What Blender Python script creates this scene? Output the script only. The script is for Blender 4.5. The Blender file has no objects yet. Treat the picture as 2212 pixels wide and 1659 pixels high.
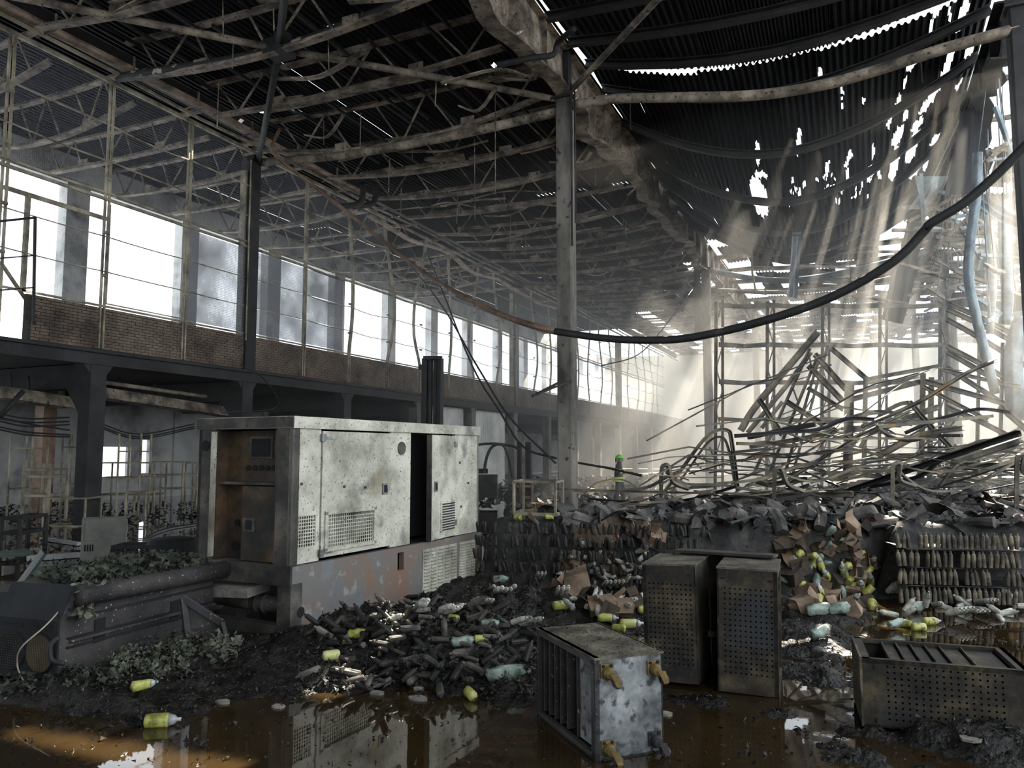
import bpy, math, random
import numpy as np
from mathutils import Vector, Matrix, Euler
rnd = random.Random(7)
R = math.radians
scene = bpy.context.scene
COL = scene.collection

# ------------------------------------------------------------------ camera, sky, sun, exposure
EYE = Vector((0, 0, 1.75)); YAW = R(24.13); PITCH = R(5.1); FPX = 1661.0
cam_data = bpy.data.cameras.new('camera'); cam_data.sensor_width = 36; cam_data.lens = 36 * FPX / 2212
cam_data.clip_end = 500
cam = bpy.data.objects.new('camera', cam_data); COL.objects.link(cam)
cam.location = EYE; cam.rotation_euler = (R(90) + PITCH, 0, YAW)
scene.camera = cam

world = bpy.data.worlds.new('sky'); scene.world = world; world.use_nodes = True
bg = world.node_tree.nodes['Background']
bg.inputs['Color'].default_value = (0.87, 0.94, 1.0, 1); bg.inputs['Strength'].default_value = 1.6

SUN_AZ, SUN_EL = R(11), R(44)
SUN_DIR = Vector((math.sin(SUN_AZ) * math.cos(SUN_EL), math.cos(SUN_AZ) * math.cos(SUN_EL), math.sin(SUN_EL)))
sd = bpy.data.lights.new('sun', 'SUN'); sd.energy = 19; sd.angle = R(0.3); sd.color = (1, 0.90, 0.74)
sun = bpy.data.objects.new('sun', sd); COL.objects.link(sun)
sun.rotation_euler = SUN_DIR.to_track_quat('Z', 'Y').to_euler(); sun.location = (10, 60, 60)

vs = scene.view_settings
vs.view_transform = 'Standard'; vs.look = 'None'; vs.gamma = 1; vs.use_curve_mapping = False
vs.exposure = 1.02
cy = scene.cycles
cy.use_denoising = True; cy.max_bounces = 5; cy.diffuse_bounces = 3; cy.glossy_bounces = 3
cy.transmission_bounces = 3; cy.volume_bounces = 0; cy.transparent_max_bounces = 8
cy.caustics_reflective = False; cy.caustics_refractive = False; cy.sample_clamp_indirect = 6

# ------------------------------------------------------------------ pixel -> place
_fw = Vector((-math.sin(YAW) * math.cos(PITCH), math.cos(YAW) * math.cos(PITCH), math.sin(PITCH)))
_rt = Vector((math.cos(YAW), math.sin(YAW), 0)); _up = _rt.cross(_fw)
def ray(x, y): return _fw + _rt * ((x - 1106) / FPX) - _up * ((y - 829.5) / FPX)
def atZ(x, y, z=0.0): d = ray(x, y); return EYE + d * ((z - EYE.z) / d.z)
def atY(x, y, Y): d = ray(x, y); return EYE + d * (Y / d.y)
def atX(x, y, X): d = ray(x, y); return EYE + d * (X / d.x)
def atD(x, y, D): return EYE + ray(x, y) * D
def proj(p):
    v = Vector(p) - EYE; z = v.dot(_fw)
    return (1106 + FPX * v.dot(_rt) / z, 829.5 - FPX * v.dot(_up) / z, z)

# ------------------------------------------------------------------ mesh building
def V(*a): return Vector(a)
class MB:
    def __init__(s): s.v = []; s.f = []; s.sm = False
    def add(s, vs_, fs):
        n = len(s.v); s.v.extend([tuple(p) for p in vs_]); s.f.extend([tuple(i + n for i in f) for f in fs]); return s
    def box(s, c, size, rot=None):
        hx, hy, hz = [a / 2 for a in size]; c = Vector(c)
        P = [Vector((x, y, z)) for x in (-hx, hx) for y in (-hy, hy) for z in (-hz, hz)]
        if rot is not None: P = [rot @ p for p in P]
        return s.add([p + c for p in P], [(0, 1, 3, 2), (4, 6, 7, 5), (0, 4, 5, 1), (2, 3, 7, 6), (0, 2, 6, 4), (1, 5, 7, 3)])
    def bb(s, x0, x1, y0, y1, z0, z1):
        return s.box(((x0 + x1) / 2, (y0 + y1) / 2, (z0 + z1) / 2), (abs(x1 - x0), abs(y1 - y0), abs(z1 - z0)))
    def sweep(s, pts, prof, up=(0, 0, 1), caps=True, scale=None):
        pts = [Vector(p) for p in pts]; n = len(prof); rings = []; up = Vector(up)
        t0 = (pts[1] - pts[0]).normalized()
        if abs(t0.dot(up)) > 0.98: up = Vector((0, 1, 0)) if abs(t0.y) < 0.9 else Vector((1, 0, 0))
        a = t0.cross(up).normalized()
        for i, p in enumerate(pts):
            t = (pts[min(i + 1, len(pts) - 1)] - pts[max(i - 1, 0)])
            t = t.normalized() if t.length > 1e-9 else t0
            a = (a - t * a.dot(t))
            a = a.normalized() if a.length > 1e-6 else t.orthogonal().normalized()
            b = a.cross(t)
            k = scale[i] if scale else 1
            rings.append([p + a * (q[0] * k) + b * (q[1] * k) for q in prof])
        fs = []
        for i in range(len(pts) - 1):
            for j in range(n):
                fs.append((i * n + j, i * n + (j + 1) % n, (i + 1) * n + (j + 1) % n, (i + 1) * n + j))
        if caps: fs.append(tuple(range(n - 1, -1, -1))); fs.append(tuple((len(pts) - 1) * n + j for j in range(n)))
        return s.add([p for r in rings for p in r], fs)
    def bar(s, p, q, w, h=None, up=(0, 0, 1)):
        h = h or w
        return s.sweep([p, q], [(-w / 2, -h / 2), (w / 2, -h / 2), (w / 2, h / 2), (-w / 2, h / 2)], up)
    def tube(s, pts, r, n=8, caps=True, scale=None):
        return s.sweep(pts, [(r * math.cos(2 * math.pi * k / n), r * math.sin(2 * math.pi * k / n)) for k in range(n)], caps=caps, scale=scale)
    def lathe(s, prof, n=12, c=(0, 0, 0), mat=None):
        c = Vector(c); vs_ = []
        for r, z in prof:
            for k in range(n):
                p = Vector((r * math.cos(2 * math.pi * k / n), r * math.sin(2 * math.pi * k / n), z))
                if mat is not None: p = mat @ p
                vs_.append(p + c)
        fs = [(i * n + k, i * n + (k + 1) % n, (i + 1) * n + (k + 1) % n, (i + 1) * n + k) for i in range(len(prof) - 1) for k in range(n)]
        fs.append(tuple(range(n - 1, -1, -1))); fs.append(tuple((len(prof) - 1) * n + k for k in range(n)))
        return s.add(vs_, fs)
    def prism(s, poly, z0, z1, f=None):
        n = len(poly); f = f or (lambda x, y, z: (x, y, z))
        vs_ = [f(x, y, z0) for x, y in poly] + [f(x, y, z1) for x, y in poly]
        fs = [tuple(range(n - 1, -1, -1)), tuple(range(n, 2 * n))] + [(k, (k + 1) % n, n + (k + 1) % n, n + k) for k in range(n)]
        return s.add(vs_, fs)
    def grid(s, fn, nu, nv, keep=None):
        vs_ = [fn(i / nu, j / nv) for i in range(nu + 1) for j in range(nv + 1)]
        fs = [(i * (nv + 1) + j, (i + 1) * (nv + 1) + j, (i + 1) * (nv + 1) + j + 1, i * (nv + 1) + j + 1)
              for i in range(nu) for j in range(nv) if keep is None or keep((i + .5) / nu, (j + .5) / nv)]
        return s.add(vs_, fs)
    def mesh(s, name):
        me = bpy.data.meshes.new(name); me.from_pydata(s.v, [], s.f); me.update()
        if s.sm: me.polygons.foreach_set('use_smooth', [True] * len(me.polygons))
        return me
def link(name, me, m, parent=None, loc=None, rot=None):
    o = bpy.data.objects.new(name, me); COL.objects.link(o)
    if m is not None and len(me.materials) == 0: me.materials.append(m)
    if parent is not None: o.parent = parent
    if loc is not None: o.location = loc
    if rot is not None: o.rotation_euler = rot
    return o
def part(name, mb, m, parent, smooth=False, world=True, label=None):
    """a mesh child; vertices in world coordinates unless world=False"""
    mb.sm = mb.sm or smooth
    if world and parent is not None:
        mi = (Matrix.LocRotScale(parent.location, parent.rotation_euler, parent.scale)).inverted()
        pp = parent.parent
        while pp is not None:
            mi = mi @ Matrix.LocRotScale(pp.location, pp.rotation_euler, pp.scale).inverted(); pp = pp.parent
        mb.v = [tuple(mi @ Vector(p)) for p in mb.v]
    o = link(name, mb.mesh(name), m, parent)
    if label: o['label'] = label
    return o
def tag(o, label=None, cat=None, group=None, kind=None):
    if label: o['label'] = label
    if cat: o['category'] = cat
    if group: o['group'] = group
    if kind: o['kind'] = kind
    return o
def empty(name, loc, rz=0.0, rot=None):
    o = bpy.data.objects.new(name, None); COL.objects.link(o); o.empty_display_size = .2
    o.location = loc; o.rotation_euler = rot if rot is not None else (0, 0, rz); return o
def single(name, mb, m, label, cat, group=None, kind=None, origin=None, smooth=False):
    """a thing that is one mesh, its origin at its own base"""
    mb.sm = mb.sm or smooth
    if origin is None:
        xs = np.array(mb.v); origin = Vector((float(xs[:, 0].mean()), float(xs[:, 1].mean()), float(xs[:, 2].min())))
    mb.v = [(p[0] - origin[0], p[1] - origin[1], p[2] - origin[2]) for p in mb.v]
    o = link(name, mb.mesh(name), m, None, origin)
    return tag(o, label, cat, group, kind)
def struct(name, mb, m, label, smooth=False, parent=None):
    mb.sm = mb.sm or smooth
    o = link(name, mb.mesh(name), m, parent); tag(o, label, None, None, 'structure'); return o
def catmull(pts, n=6):
    pts = [Vector(p) for p in pts]
    if len(pts) < 3: return [pts[0].lerp(pts[1], k / n) for k in range(n + 1)]
    P = [pts[0] * 2 - pts[1]] + pts + [pts[-1] * 2 - pts[-2]]; out = []
    for i in range(1, len(P) - 2):
        a, b, c, d = P[i - 1], P[i], P[i + 1], P[i + 2]
        for k in range(n):
            t = k / n
            out.append(0.5 * ((2 * b) + (c - a) * t + (2 * a - 5 * b + 4 * c - d) * t * t + (3 * b - a - 3 * c + d) * t ** 3))
    out.append(pts[-1]); return out
def copy_tree(o, parent=None):
    c = o.copy(); COL.objects.link(c)
    if parent is not None: c.parent = parent
    for ch in [x for x in bpy.data.objects if x.parent == o] if o.type == 'EMPTY' else []: copy_tree(ch, c)
    return c

# ------------------------------------------------------------------ procedural materials
def M(name, cols, scale=3.0, rough=0.8, metal=0.0, bump=0.15, bscale=None, spots=None, stretch=(1, 1, 1), spec=0.4, rvar=0.0, ramp=(0.35, 0.65), bdist=0.02):
    m = bpy.data.materials.new(name); m.use_nodes = True; t = m.node_tree; N = t.nodes; L = t.links
    b = N['Principled BSDF']; b.inputs['Metallic'].default_value = metal; b.inputs['Roughness'].default_value = rough
    b.inputs['Specular IOR Level'].default_value = spec
    g = N.new('ShaderNodeNewGeometry'); mp = N.new('ShaderNodeMapping'); mp.inputs['Scale'].default_value = stretch
    L.new(g.outputs['Position'], mp.inputs['Vector'])
    nz = N.new('ShaderNodeTexNoise'); nz.inputs['Scale'].default_value = scale; nz.inputs['Detail'].default_value = 7; nz.inputs['Roughness'].default_value = 0.65
    L.new(mp.outputs['Vector'], nz.inputs['Vector'])
    cr = N.new('ShaderNodeValToRGB'); L.new(nz.outputs['Fac'], cr.inputs['Fac'])
    els = cr.color_ramp.elements
    k = len(cols)
    for i, c in enumerate(cols):
        p = ramp[0] + (ramp[1] - ramp[0]) * i / max(k - 1, 1)
        e = els[i] if i < 2 else els.new(p)
        e.position = p; e.color = (*c, 1)
    if k == 1: els[1].color = (*cols[0], 1)
    out = cr.outputs['Color']
    for sp in (spots or []):
        sc, lo, hi, c = sp[:4]
        n2 = N.new('ShaderNodeTexNoise'); n2.inputs['Scale'].default_value = sc; n2.inputs['Detail'].default_value = 5
        mp2 = N.new('ShaderNodeMapping'); mp2.inputs['Location'].default_value = (sc * 3.1, 7.7, lo * 9); mp2.inputs['Scale'].default_value = sp[4] if len(sp) > 4 else (1, 1, 1)
        L.new(g.outputs['Position'], mp2.inputs['Vector']); L.new(mp2.outputs['Vector'], n2.inputs['Vector'])
        r2 = N.new('ShaderNodeMapRange'); r2.inputs['From Min'].default_value = lo; r2.inputs['From Max'].default_value = hi
        L.new(n2.outputs['Fac'], r2.inputs['Value'])
        mx = N.new('ShaderNodeMix'); mx.data_type = 'RGBA'; L.new(r2.outputs['Result'], mx.inputs['Factor'])
        L.new(out, mx.inputs['A']); mx.inputs['B'].default_value = (*c, 1); out = mx.outputs['Result']
    L.new(out, b.inputs['Base Color'])
    if rvar:
        rr = N.new('ShaderNodeMapRange'); rr.inputs['From Min'].default_value = .35; rr.inputs['From Max'].default_value = .65
        rr.inputs['To Min'].default_value = max(rough - rvar, .03); rr.inputs['To Max'].default_value = min(rough + rvar, 1)
        L.new(nz.outputs['Fac'], rr.inputs['Value']); L.new(rr.outputs['Result'], b.inputs['Roughness'])
    if bump:
        nb = N.new('ShaderNodeTexNoise'); nb.inputs['Scale'].default_value = bscale or scale * 6; nb.inputs['Detail'].default_value = 6
        L.new(mp.outputs['Vector'], nb.inputs['Vector'])
        bp = N.new('ShaderNodeBump'); bp.inputs['Strength'].default_value = bump; bp.inputs['Distance'].default_value = bdist
        L.new(nb.outputs['Fac'], bp.inputs['Height']); L.new(bp.outputs['Normal'], b.inputs['Normal'])
    return m
def wire_glass(name, fac, col, pitch=0.05):
    m = bpy.data.materials.new(name); m.use_nodes = True; t = m.node_tree; N = t.nodes; L = t.links
    for n in list(N): N.remove(n)
    out = N.new('ShaderNodeOutputMaterial'); tr = N.new('ShaderNodeBsdfTransparent'); df = N.new('ShaderNodeBsdfDiffuse'); tl = N.new('ShaderNodeBsdfTranslucent')
    ad = N.new('ShaderNodeMixShader'); ad.inputs['Fac'].default_value = .5; L.new(df.outputs[0], ad.inputs[1]); L.new(tl.outputs[0], ad.inputs[2])
    g = N.new('ShaderNodeNewGeometry'); sep = N.new('ShaderNodeSeparateXYZ'); L.new(g.outputs['Position'], sep.inputs[0])
    lines = None
    for ax in ('Y', 'Z'):
        md = N.new('ShaderNodeMath'); md.operation = 'PINGPONG'; md.inputs[1].default_value = pitch / 2; L.new(sep.outputs[ax], md.inputs[0])
        lt = N.new('ShaderNodeMath'); lt.operation = 'LESS_THAN'; lt.inputs[1].default_value = pitch * .09; L.new(md.outputs[0], lt.inputs[0])
        if lines is None: lines = lt
        else:
            mx = N.new('ShaderNodeMath'); mx.operation = 'MAXIMUM'; L.new(lines.outputs[0], mx.inputs[0]); L.new(lt.outputs[0], mx.inputs[1]); lines = mx
    nz = N.new('ShaderNodeTexNoise'); nz.inputs['Scale'].default_value = .9; nz.inputs['Detail'].default_value = 5; L.new(g.outputs['Position'], nz.inputs['Vector'])
    mr = N.new('ShaderNodeMapRange'); mr.inputs['From Min'].default_value = .3; mr.inputs['From Max'].default_value = .7
    mr.inputs['To Min'].default_value = fac * .6; mr.inputs['To Max'].default_value = min(1, fac * 1.3); L.new(nz.outputs['Fac'], mr.inputs['Value'])
    mf = N.new('ShaderNodeMath'); mf.operation = 'MAXIMUM'; L.new(mr.outputs[0], mf.inputs[0])
    ml = N.new('ShaderNodeMath'); ml.operation = 'MULTIPLY'; ml.inputs[1].default_value = .75 if fac > .3 else .2; L.new(lines.outputs[0], ml.inputs[0]); L.new(ml.outputs[0], mf.inputs[1])
    df.inputs['Color'].default_value = (*col, 1); tl.inputs['Color'].default_value = (*col, 1)
    ms = N.new('ShaderNodeMixShader'); L.new(mf.outputs[0], ms.inputs['Fac']); L.new(tr.outputs[0], ms.inputs[1]); L.new(ad.outputs[0], ms.inputs[2]); L.new(ms.outputs[0], out.inputs['Surface'])
    return m

SOOT = (.016, .016, .017)
mt = dict(
    concrete=M('sooty_concrete', [(.035, .033, .031), (.15, .138, .118), (.27, .245, .21)], 1.2, .9, bump=.2, spots=[(6, .62, .7, (.03, .028, .026))], stretch=(1, 1, .35)),
    concrete_dark=M('soot_blackened_concrete', [(.02, .02, .021), (.045, .044, .043)], 1.1, .9, bump=.2),
    plaster=M('stained_white_plaster', [(.10, .10, .10), (.44, .44, .425), (.62, .62, .59)], .5, .9, bump=.1, ramp=(.3, .6)),
    ash_steel=M('ash_coated_steel', [(.030, .027, .024), (.17, .140, .108), (.38, .32, .25)], 1.7, .85, bump=.2, stretch=(1, 1, 1), spots=[(9, .6, .68, (.03, .028, .026))]),
    black_steel=M('charred_steel', [(.012, .012, .013), (.03, .029, .029)], 2.5, .7, metal=.2, bump=.15),
    peeling=M('charred_steel_with_peeling_paint', [(.018, .018, .019), (.035, .034, .033)], 2.5, .75, bump=.2, spots=[(3.4, .60, .62, (.42, .39, .34))]),
    frame_steel=M('scorched_beige_steel', [(.07, .062, .048), (.26, .23, .17), (.46, .41, .31)], 1.4, .7, metal=.2, bump=.1),
    roof=M('blackened_roof_sheet', [(.006, .007, .009), (.013, .015, .018), (.024, .026, .03)], .8, .7, metal=.1, bump=.05, stretch=(1, .3, 1), spec=.15),
    roof_blue=M('bare_blue_grey_sheet', [(.05, .06, .065), (.16, .20, .22), (.28, .33, .35)], 1.1, .45, metal=.6, bump=.05),
    copper=M('scorched_copper_tube', [(.08, .05, .036), (.28, .18, .125)], 2, .6, metal=.3, bump=.1),
    tray=M('scorched_tan_tray', [(.10, .07, .052), (.34, .25, .19), (.50, .38, .30)], 2, .7, bump=.1),
    rubber=M('black_rubber_hose', [(.010, .010, .011), (.022, .022, .023)], 3, .6, bump=.1),
    brick=M('sooty_brown_brick', [(.04, .032, .027), (.13, .098, .076), (.21, .165, .125)], .9, .92, bump=.2, bscale=20, spots=[(14, .55, .7, (.05, .04, .034))]),
    mortar=M('sooty_mortar', [(.03, .028, .026), (.075, .068, .06)], 2, .95),
    mud=M('wet_black_mud', [(.004, .004, .0035), (.009, .008, .007), (.024, .021, .018)], 4.5, .48, bump=1.0, bscale=28, rvar=.33, spec=.2, spots=[(26, .70, .76, (.10, .095, .085))], bdist=.03),
    far_floor=M('burnt_concrete_floor', [(.015, .014, .013), (.05, .045, .04), (.10, .09, .075)], 1.4, .6, bump=.4, rvar=.25),
    soot_crumb=M('black_wet_crumbs', [(.003, .003, .003), (.009, .0085, .008), (.03, .027, .024)], 9, .45, bump=.4, bscale=50, spec=.35),
    char=M('charred_debris', [(.008, .008, .008), (.022, .021, .020), (.06, .055, .05)], 4, .8, bump=.5, bscale=30),
    rubble=M('ashy_rubble', [(.02, .02, .02), (.06, .057, .053), (.16, .15, .135)], 2.6, .85, bump=.4, spots=[(5, .62, .7, (.10, .045, .03))]),
    tangle=M('buckled_rack_steel', [(.022, .022, .022), (.11, .10, .08), (.28, .24, .17)], 1.5, .65, metal=.35, bump=.15, spots=[(2.2, .62, .68, (.20, .12, .055))]),
    white_sheet=M('white_corrugated_sheet', [(.5, .5, .47), (.85, .85, .80)], .7, .6, bump=.03),
    green_sheet=M('dark_green_sheet', [(.015, .02, .022), (.04, .05, .052)], .9, .6),
    far_wall=M('pale_end_wall', [(.38, .35, .28), (.55, .51, .42)], .25, .9, bump=.05),
)
mt['glass_clear'] = wire_glass('sooty_wired_glass', .02, (.25, .26, .28))
mt['glass_dusty'] = wire_glass('dusty_wired_glass', .62, (.22, .225, .24))
def water_mat():
    m = M('brown_fire_water', [(.014, .0088, .0036), (.027, .0165, .0064)], .8, .02, bump=.03, bscale=2.5, spec=.5)
    m.node_tree.nodes['Principled BSDF'].inputs['IOR'].default_value = 1.45
    return m
mt['water'] = water_mat()
# ------------------------------------------------------------------ ground heights
def _vn(x, y, seed):
    xi = np.floor(x).astype(np.int64); yi = np.floor(y).astype(np.int64); fx = x - xi; fy = y - yi
    def hh(a, b):
        n = (a * 374761393 + b * 668265263 + seed * 982451653) & 0x7fffffff
        n = ((n ^ (n >> 13)) * 1274126177) & 0x7fffffff
        return ((n ^ (n >> 16)) & 0xffff) / 65535.0
    fx = fx * fx * (3 - 2 * fx); fy = fy * fy * (3 - 2 * fy)
    a = hh(xi, yi) * (1 - fx) + hh(xi + 1, yi) * fx; b = hh(xi, yi + 1) * (1 - fx) + hh(xi + 1, yi + 1) * fx
    return a * (1 - fy) + b * fy
def fbm(x, y, sc, seed, oct=4):
    s = np.zeros_like(x, dtype=float); a = 1.0; tot = 0
    for k in range(oct):
        s += a * _vn(x * sc, y * sc, seed + k * 17); tot += a; a *= .5; sc *= 2.03
    return s / tot - .5
def sstep(t): t = np.clip(t, 0, 1); return t * t * (3 - 2 * t)
BLOBS = [  # pixel, radius across / along (m), height
    (880, 1400, 1.0, .75, .30), (760, 1420, .7, .45, .16), (1010, 1330, .8, .7, .24), (960, 1450, .6, .35, .13),
    (560, 1480, .9, .35, .10), (300, 1490, 1.1, .30, .10), (120, 1500, .9, .25, .08), (420, 1430, .7, .5, .14), (200, 1530, .8, .22, .05),
    (1080, 1400, .6, .6, .10), (1150, 1330, .6, .8, .12), (1250, 1310, .9, .7, .12), (1340, 1340, .6, .7, .10), (1110, 1500, .35, .4, .07),
    (1760, 1400, .5, .6, .09), (1720, 1340, .6, .8, .10), (1800, 1470, .35, .35, .07), (2000, 1600, .62, .22, .11), (1850, 1640, .45, .16, .08), (2120, 1620, .4, .2, .08),
    (1600, 1530, .4, .18, .05), (1450, 1510, .35, .25, .05), (1180, 1600, .25, .25, .05), (2200, 1500, .3, .5, .06), (1750, 1600, .25, .2, .04),
    (430, 1605, .45, .07, .05), (370, 1645, .5, .05, .035), (700, 1478, .35, .16, .05), (560, 1625, .2, .08, .04), (700, 1300, .3, .5, .05), (1560, 1300, 1.2, .8, .12), (1000, 1280, .9, .6, .18),
]
BL = [(atZ(b[0], b[1], 0), b[2], b[3], b[4]) for b in BLOBS]
def yf(x): return 9.30 + .27 * (x + 3.9)
def yb(x): return np.interp(x, [-4.6, -3.9, -3.0, -1.6, 0, 2, 9], [10.7, 11.0, 12.6, 15.5, 24, 27, 27])
def heap(x, y):
    e = fbm(x, y, 1.6, 41) * .25
    h = sstep((y - yf(x) + e * .8) / .35) * sstep((yb(x) - y) / 1.2) * sstep((x + 4.75) / .25)
    h *= 1 - .9 * np.exp(-((x - .13) / .16) ** 2) * sstep((11.2 - y) / .4)
    return h * (.88 + .010 * np.clip(y - 9, 0, 20) + e * .5)
def mudh(x, y):
    n = fbm(x, y, 1.3, 3, 5); n2 = fbm(x, y, 7, 9, 4); n3 = fbm(x, y, 19, 21, 2)
    h = -.045 + .14 * n + .06 * n2 + .035 * n3
    for c, rx, ry, a in BL:
        g = np.exp(-(((x - c.x) / rx) ** 2 + ((y - c.y) / ry) ** 2))
        h = h + a * g * (1 + .9 * n2)
    pool = np.exp(-(((x + 2.65) / .95) ** 2 + ((y - 4.2) / .62) ** 2)) * .16 + np.exp(-(((x + .95) / .55) ** 2 + ((y - 4.6) / .75) ** 2)) * .13
    return h - pool
def ground(x, y):
    xa, ya = np.array([float(x)]), np.array([float(y)])
    return float(max(0, mudh(xa, ya)[0] if ya[0] < 14 else 0, heap(xa, ya)[0]))
def hit(px, py, lift=0.0):
    d = ray(px, py); t = np.arange(3.2, 22, .025)
    X = EYE.x + d.x * t; Y = EYE.y + d.y * t; Z = EYE.z + d.z * t
    g = np.maximum(np.maximum(0, np.where(Y < 14, mudh(X, Y), 0)), heap(X, Y)) + lift
    k = np.argmax(Z < g) if (Z < g).any() else len(t) - 1
    return Vector((X[k], Y[k], g[k]))
def field(name, fn, x0, x1, y0, y1, step, m, label, keep=None, kind='stuff', cat=None):
    nx = int((x1 - x0) / step); ny = int((y1 - y0) / step)
    gx, gy = np.meshgrid(np.linspace(x0, x1, nx + 1), np.linspace(y0, y1, ny + 1), indexing='ij')
    gz = fn(gx, gy)
    vs_ = np.stack([gx.ravel(), gy.ravel(), gz.ravel()], 1)
    i, j = np.meshgrid(np.arange(nx), np.arange(ny), indexing='ij'); a = (i * (ny + 1) + j).ravel()
    fs = np.stack([a, a + ny + 1, a + ny + 2, a + 1], 1)
    if keep is not None:
        zc = gz[:-1, :-1].ravel(); k = np.maximum.reduce([gz[:-1, :-1], gz[1:, :-1], gz[:-1, 1:], gz[1:, 1:]]).ravel() > keep; fs = fs[k]
    used = np.unique(fs); remap = -np.ones(len(vs_), int); remap[used] = np.arange(len(used)); vs_ = vs_[used]; fs = remap[fs]
    me = bpy.data.meshes.new(name); me.from_pydata(vs_.tolist(), [], fs.tolist()); me.update()
    me.polygons.foreach_set('use_smooth', [True] * len(me.polygons))
    o = link(name, me, m); tag(o, label, cat, None, kind); return o

# ------------------------------------------------------------------ floor and fire water
LX, CX_, RX = -17.2, -6.7, 3.45            # glazed wall line, middle column line, right column line
OX = -25.5                                 # outer wall of the side aisle
BAY = 2.575                                # post spacing
Y0 = 13.2                                  # first ground column in view
mb = MB(); mb.add([(-30, -12, -.06), (24, -12, -.06), (24, 95, -.06), (-30, 95, -.06)], [(0, 1, 2, 3)])
struct('floor', mb, mt['far_floor'], 'burnt concrete floor of the hall under water and mud')
mb = MB(); mb.add([(-30, -8, 0), (14, -8, 0), (14, 60, 0), (-30, 60, 0)], [(0, 1, 2, 3)])
w = link('fire_water', mb.mesh('fire_water'), mt['water']); tag(w, 'shallow brown fire water covering the hall floor', 'water', None, 'stuff')
field('mud', mudh, -9.5, 4.2, 2.3, 12.5, .032, mt['mud'], 'wet black mud and ash banked up through the puddles', keep=-.004, cat='mud')
field('mud_patches', lambda x, y: -.06 + .16 * fbm(x, y, .7, 77, 5), -25, 10, 11.5, 55, .3, mt['far_floor'], 'low crusts of ash and mud on the far wet floor', keep=-.004, cat='mud')
field('rubble_mound', lambda x, y: heap(x, y) + .10 * fbm(x, y, 5, 5, 3) * (heap(x, y) > .05) - .02, -5, 8, 8.6, 28, .09, mt['char'],
      'bank of charred goods and ash behind the tool cabinets', keep=.02, cat='rubble')

# ------------------------------------------------------------------ ground columns, beams, brick spandrel of the glazed wall
NY = 27
def gcol(i):
    y = Y0 + 2 * BAY * i
    e = empty('ground_column', (LX, y, 0))
    near = ['nearest on the left, beside the tubular frames', 'second from the left edge, behind the generator', 'third from the left edge, behind the generator']
    lab = 'soot-black concrete ground column under the brick band, ' + near[i] if 0 <= i < 3 else 'soot-black concrete ground column far along under the brick band'
    tag(e, lab, 'column', 'ground columns under the brick band')
    part('shaft', MB().bb(LX - .40, LX, y - .22, y + .22, 0, 3.95), mt['concrete'] if i > 2 else mt['concrete_dark'], e)
    h = MB(); h.prism([(LX - .4, 3.95), (LX - .4, 2.7), (LX - .9, 3.35), (LX - 8.1, 3.35), (LX - 8.1, 3.95)], y - .2, y + .2, lambda a, b, c: (a, c, b))
    part('haunched_beam', h, mt['concrete_dark'], e)
    k = MB()
    for s in (-1, 1): k.prism([(y + s * .22, 3.95), (y + s * .22, 3.68), (y + s * .42, 3.95)], LX - .38, LX - .02, lambda a, b, c: (c, a, b))
    part('corbel', k, mt['concrete_dark'], e)
for i in range(-1, 13): gcol(i)
mb = MB(); mb.bb(LX - .42, LX + .03, 2, 84, 3.93, 4.22); mb.bb(LX - .45, LX + .12, 2, 84, 4.22, 4.30)
struct('trim_1', mb, mt['concrete_dark'], 'long soot-black concrete edge beam above the ground columns')
mb = MB(); mb.bb(OX, LX - .3, 0, 84, 3.98, 4.2)
struct('floor_upper', mb, mt['concrete_dark'], 'soot-black upper floor slab of the side aisle')
wl = MB(); wl.bb(LX - .13, LX - .03, 11.3, 84, 4.28, 5.38)
WALL = struct('wall_left', wl, mt['mortar'], 'long sooty brick spandrel band under the glazed windows')
# bricks: the nearest 300 as pieces, the rest joined
bl, bh, jt = .215, .062, .013
bm_ = MB().bb(0, .045, 0, bl, 0, bh); brick_me = bm_.mesh('brick'); brick_me.materials.append(mt['brick'])
rest = MB(); cnt = 0; cells = []
for b in range(0, 28):
    ya = 11.3 + .1 if b == 0 else Y0 + BAY * (b - 1) + .07
    yb_ = (Y0 if b == 0 else Y0 + BAY * b) - .07
    for c in range(14):
        off = -(bl + jt) / 2 if c % 2 else 0; y = ya + off
        while y < yb_ - .03:
            p0 = max(y, ya); p1 = min(y + bl, yb_)
            if p1 - p0 > .06: cells.append((p0, p1, 4.33 + c * (bh + jt)))
            y += bl + jt
cells.sort(key=lambda q: q[0] // BAY)
first = 0
for p0, p1, z in cells:
    dx = rnd.uniform(-.008, .006)
    if cnt < 300 and p0 > 12:
        o = link('brick', brick_me, None, WALL, (LX - .03 + dx, p0, z)); o.scale = (1, (p1 - p0) / bl, 1); cnt += 1
    else:
        rest.bb(LX - .03 + dx, LX + .015 + dx, p0, p1, z, z + bh)
o = part('brick_courses', rest, mt['brick'], WALL); o['kind'] = 'stuff'
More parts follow.
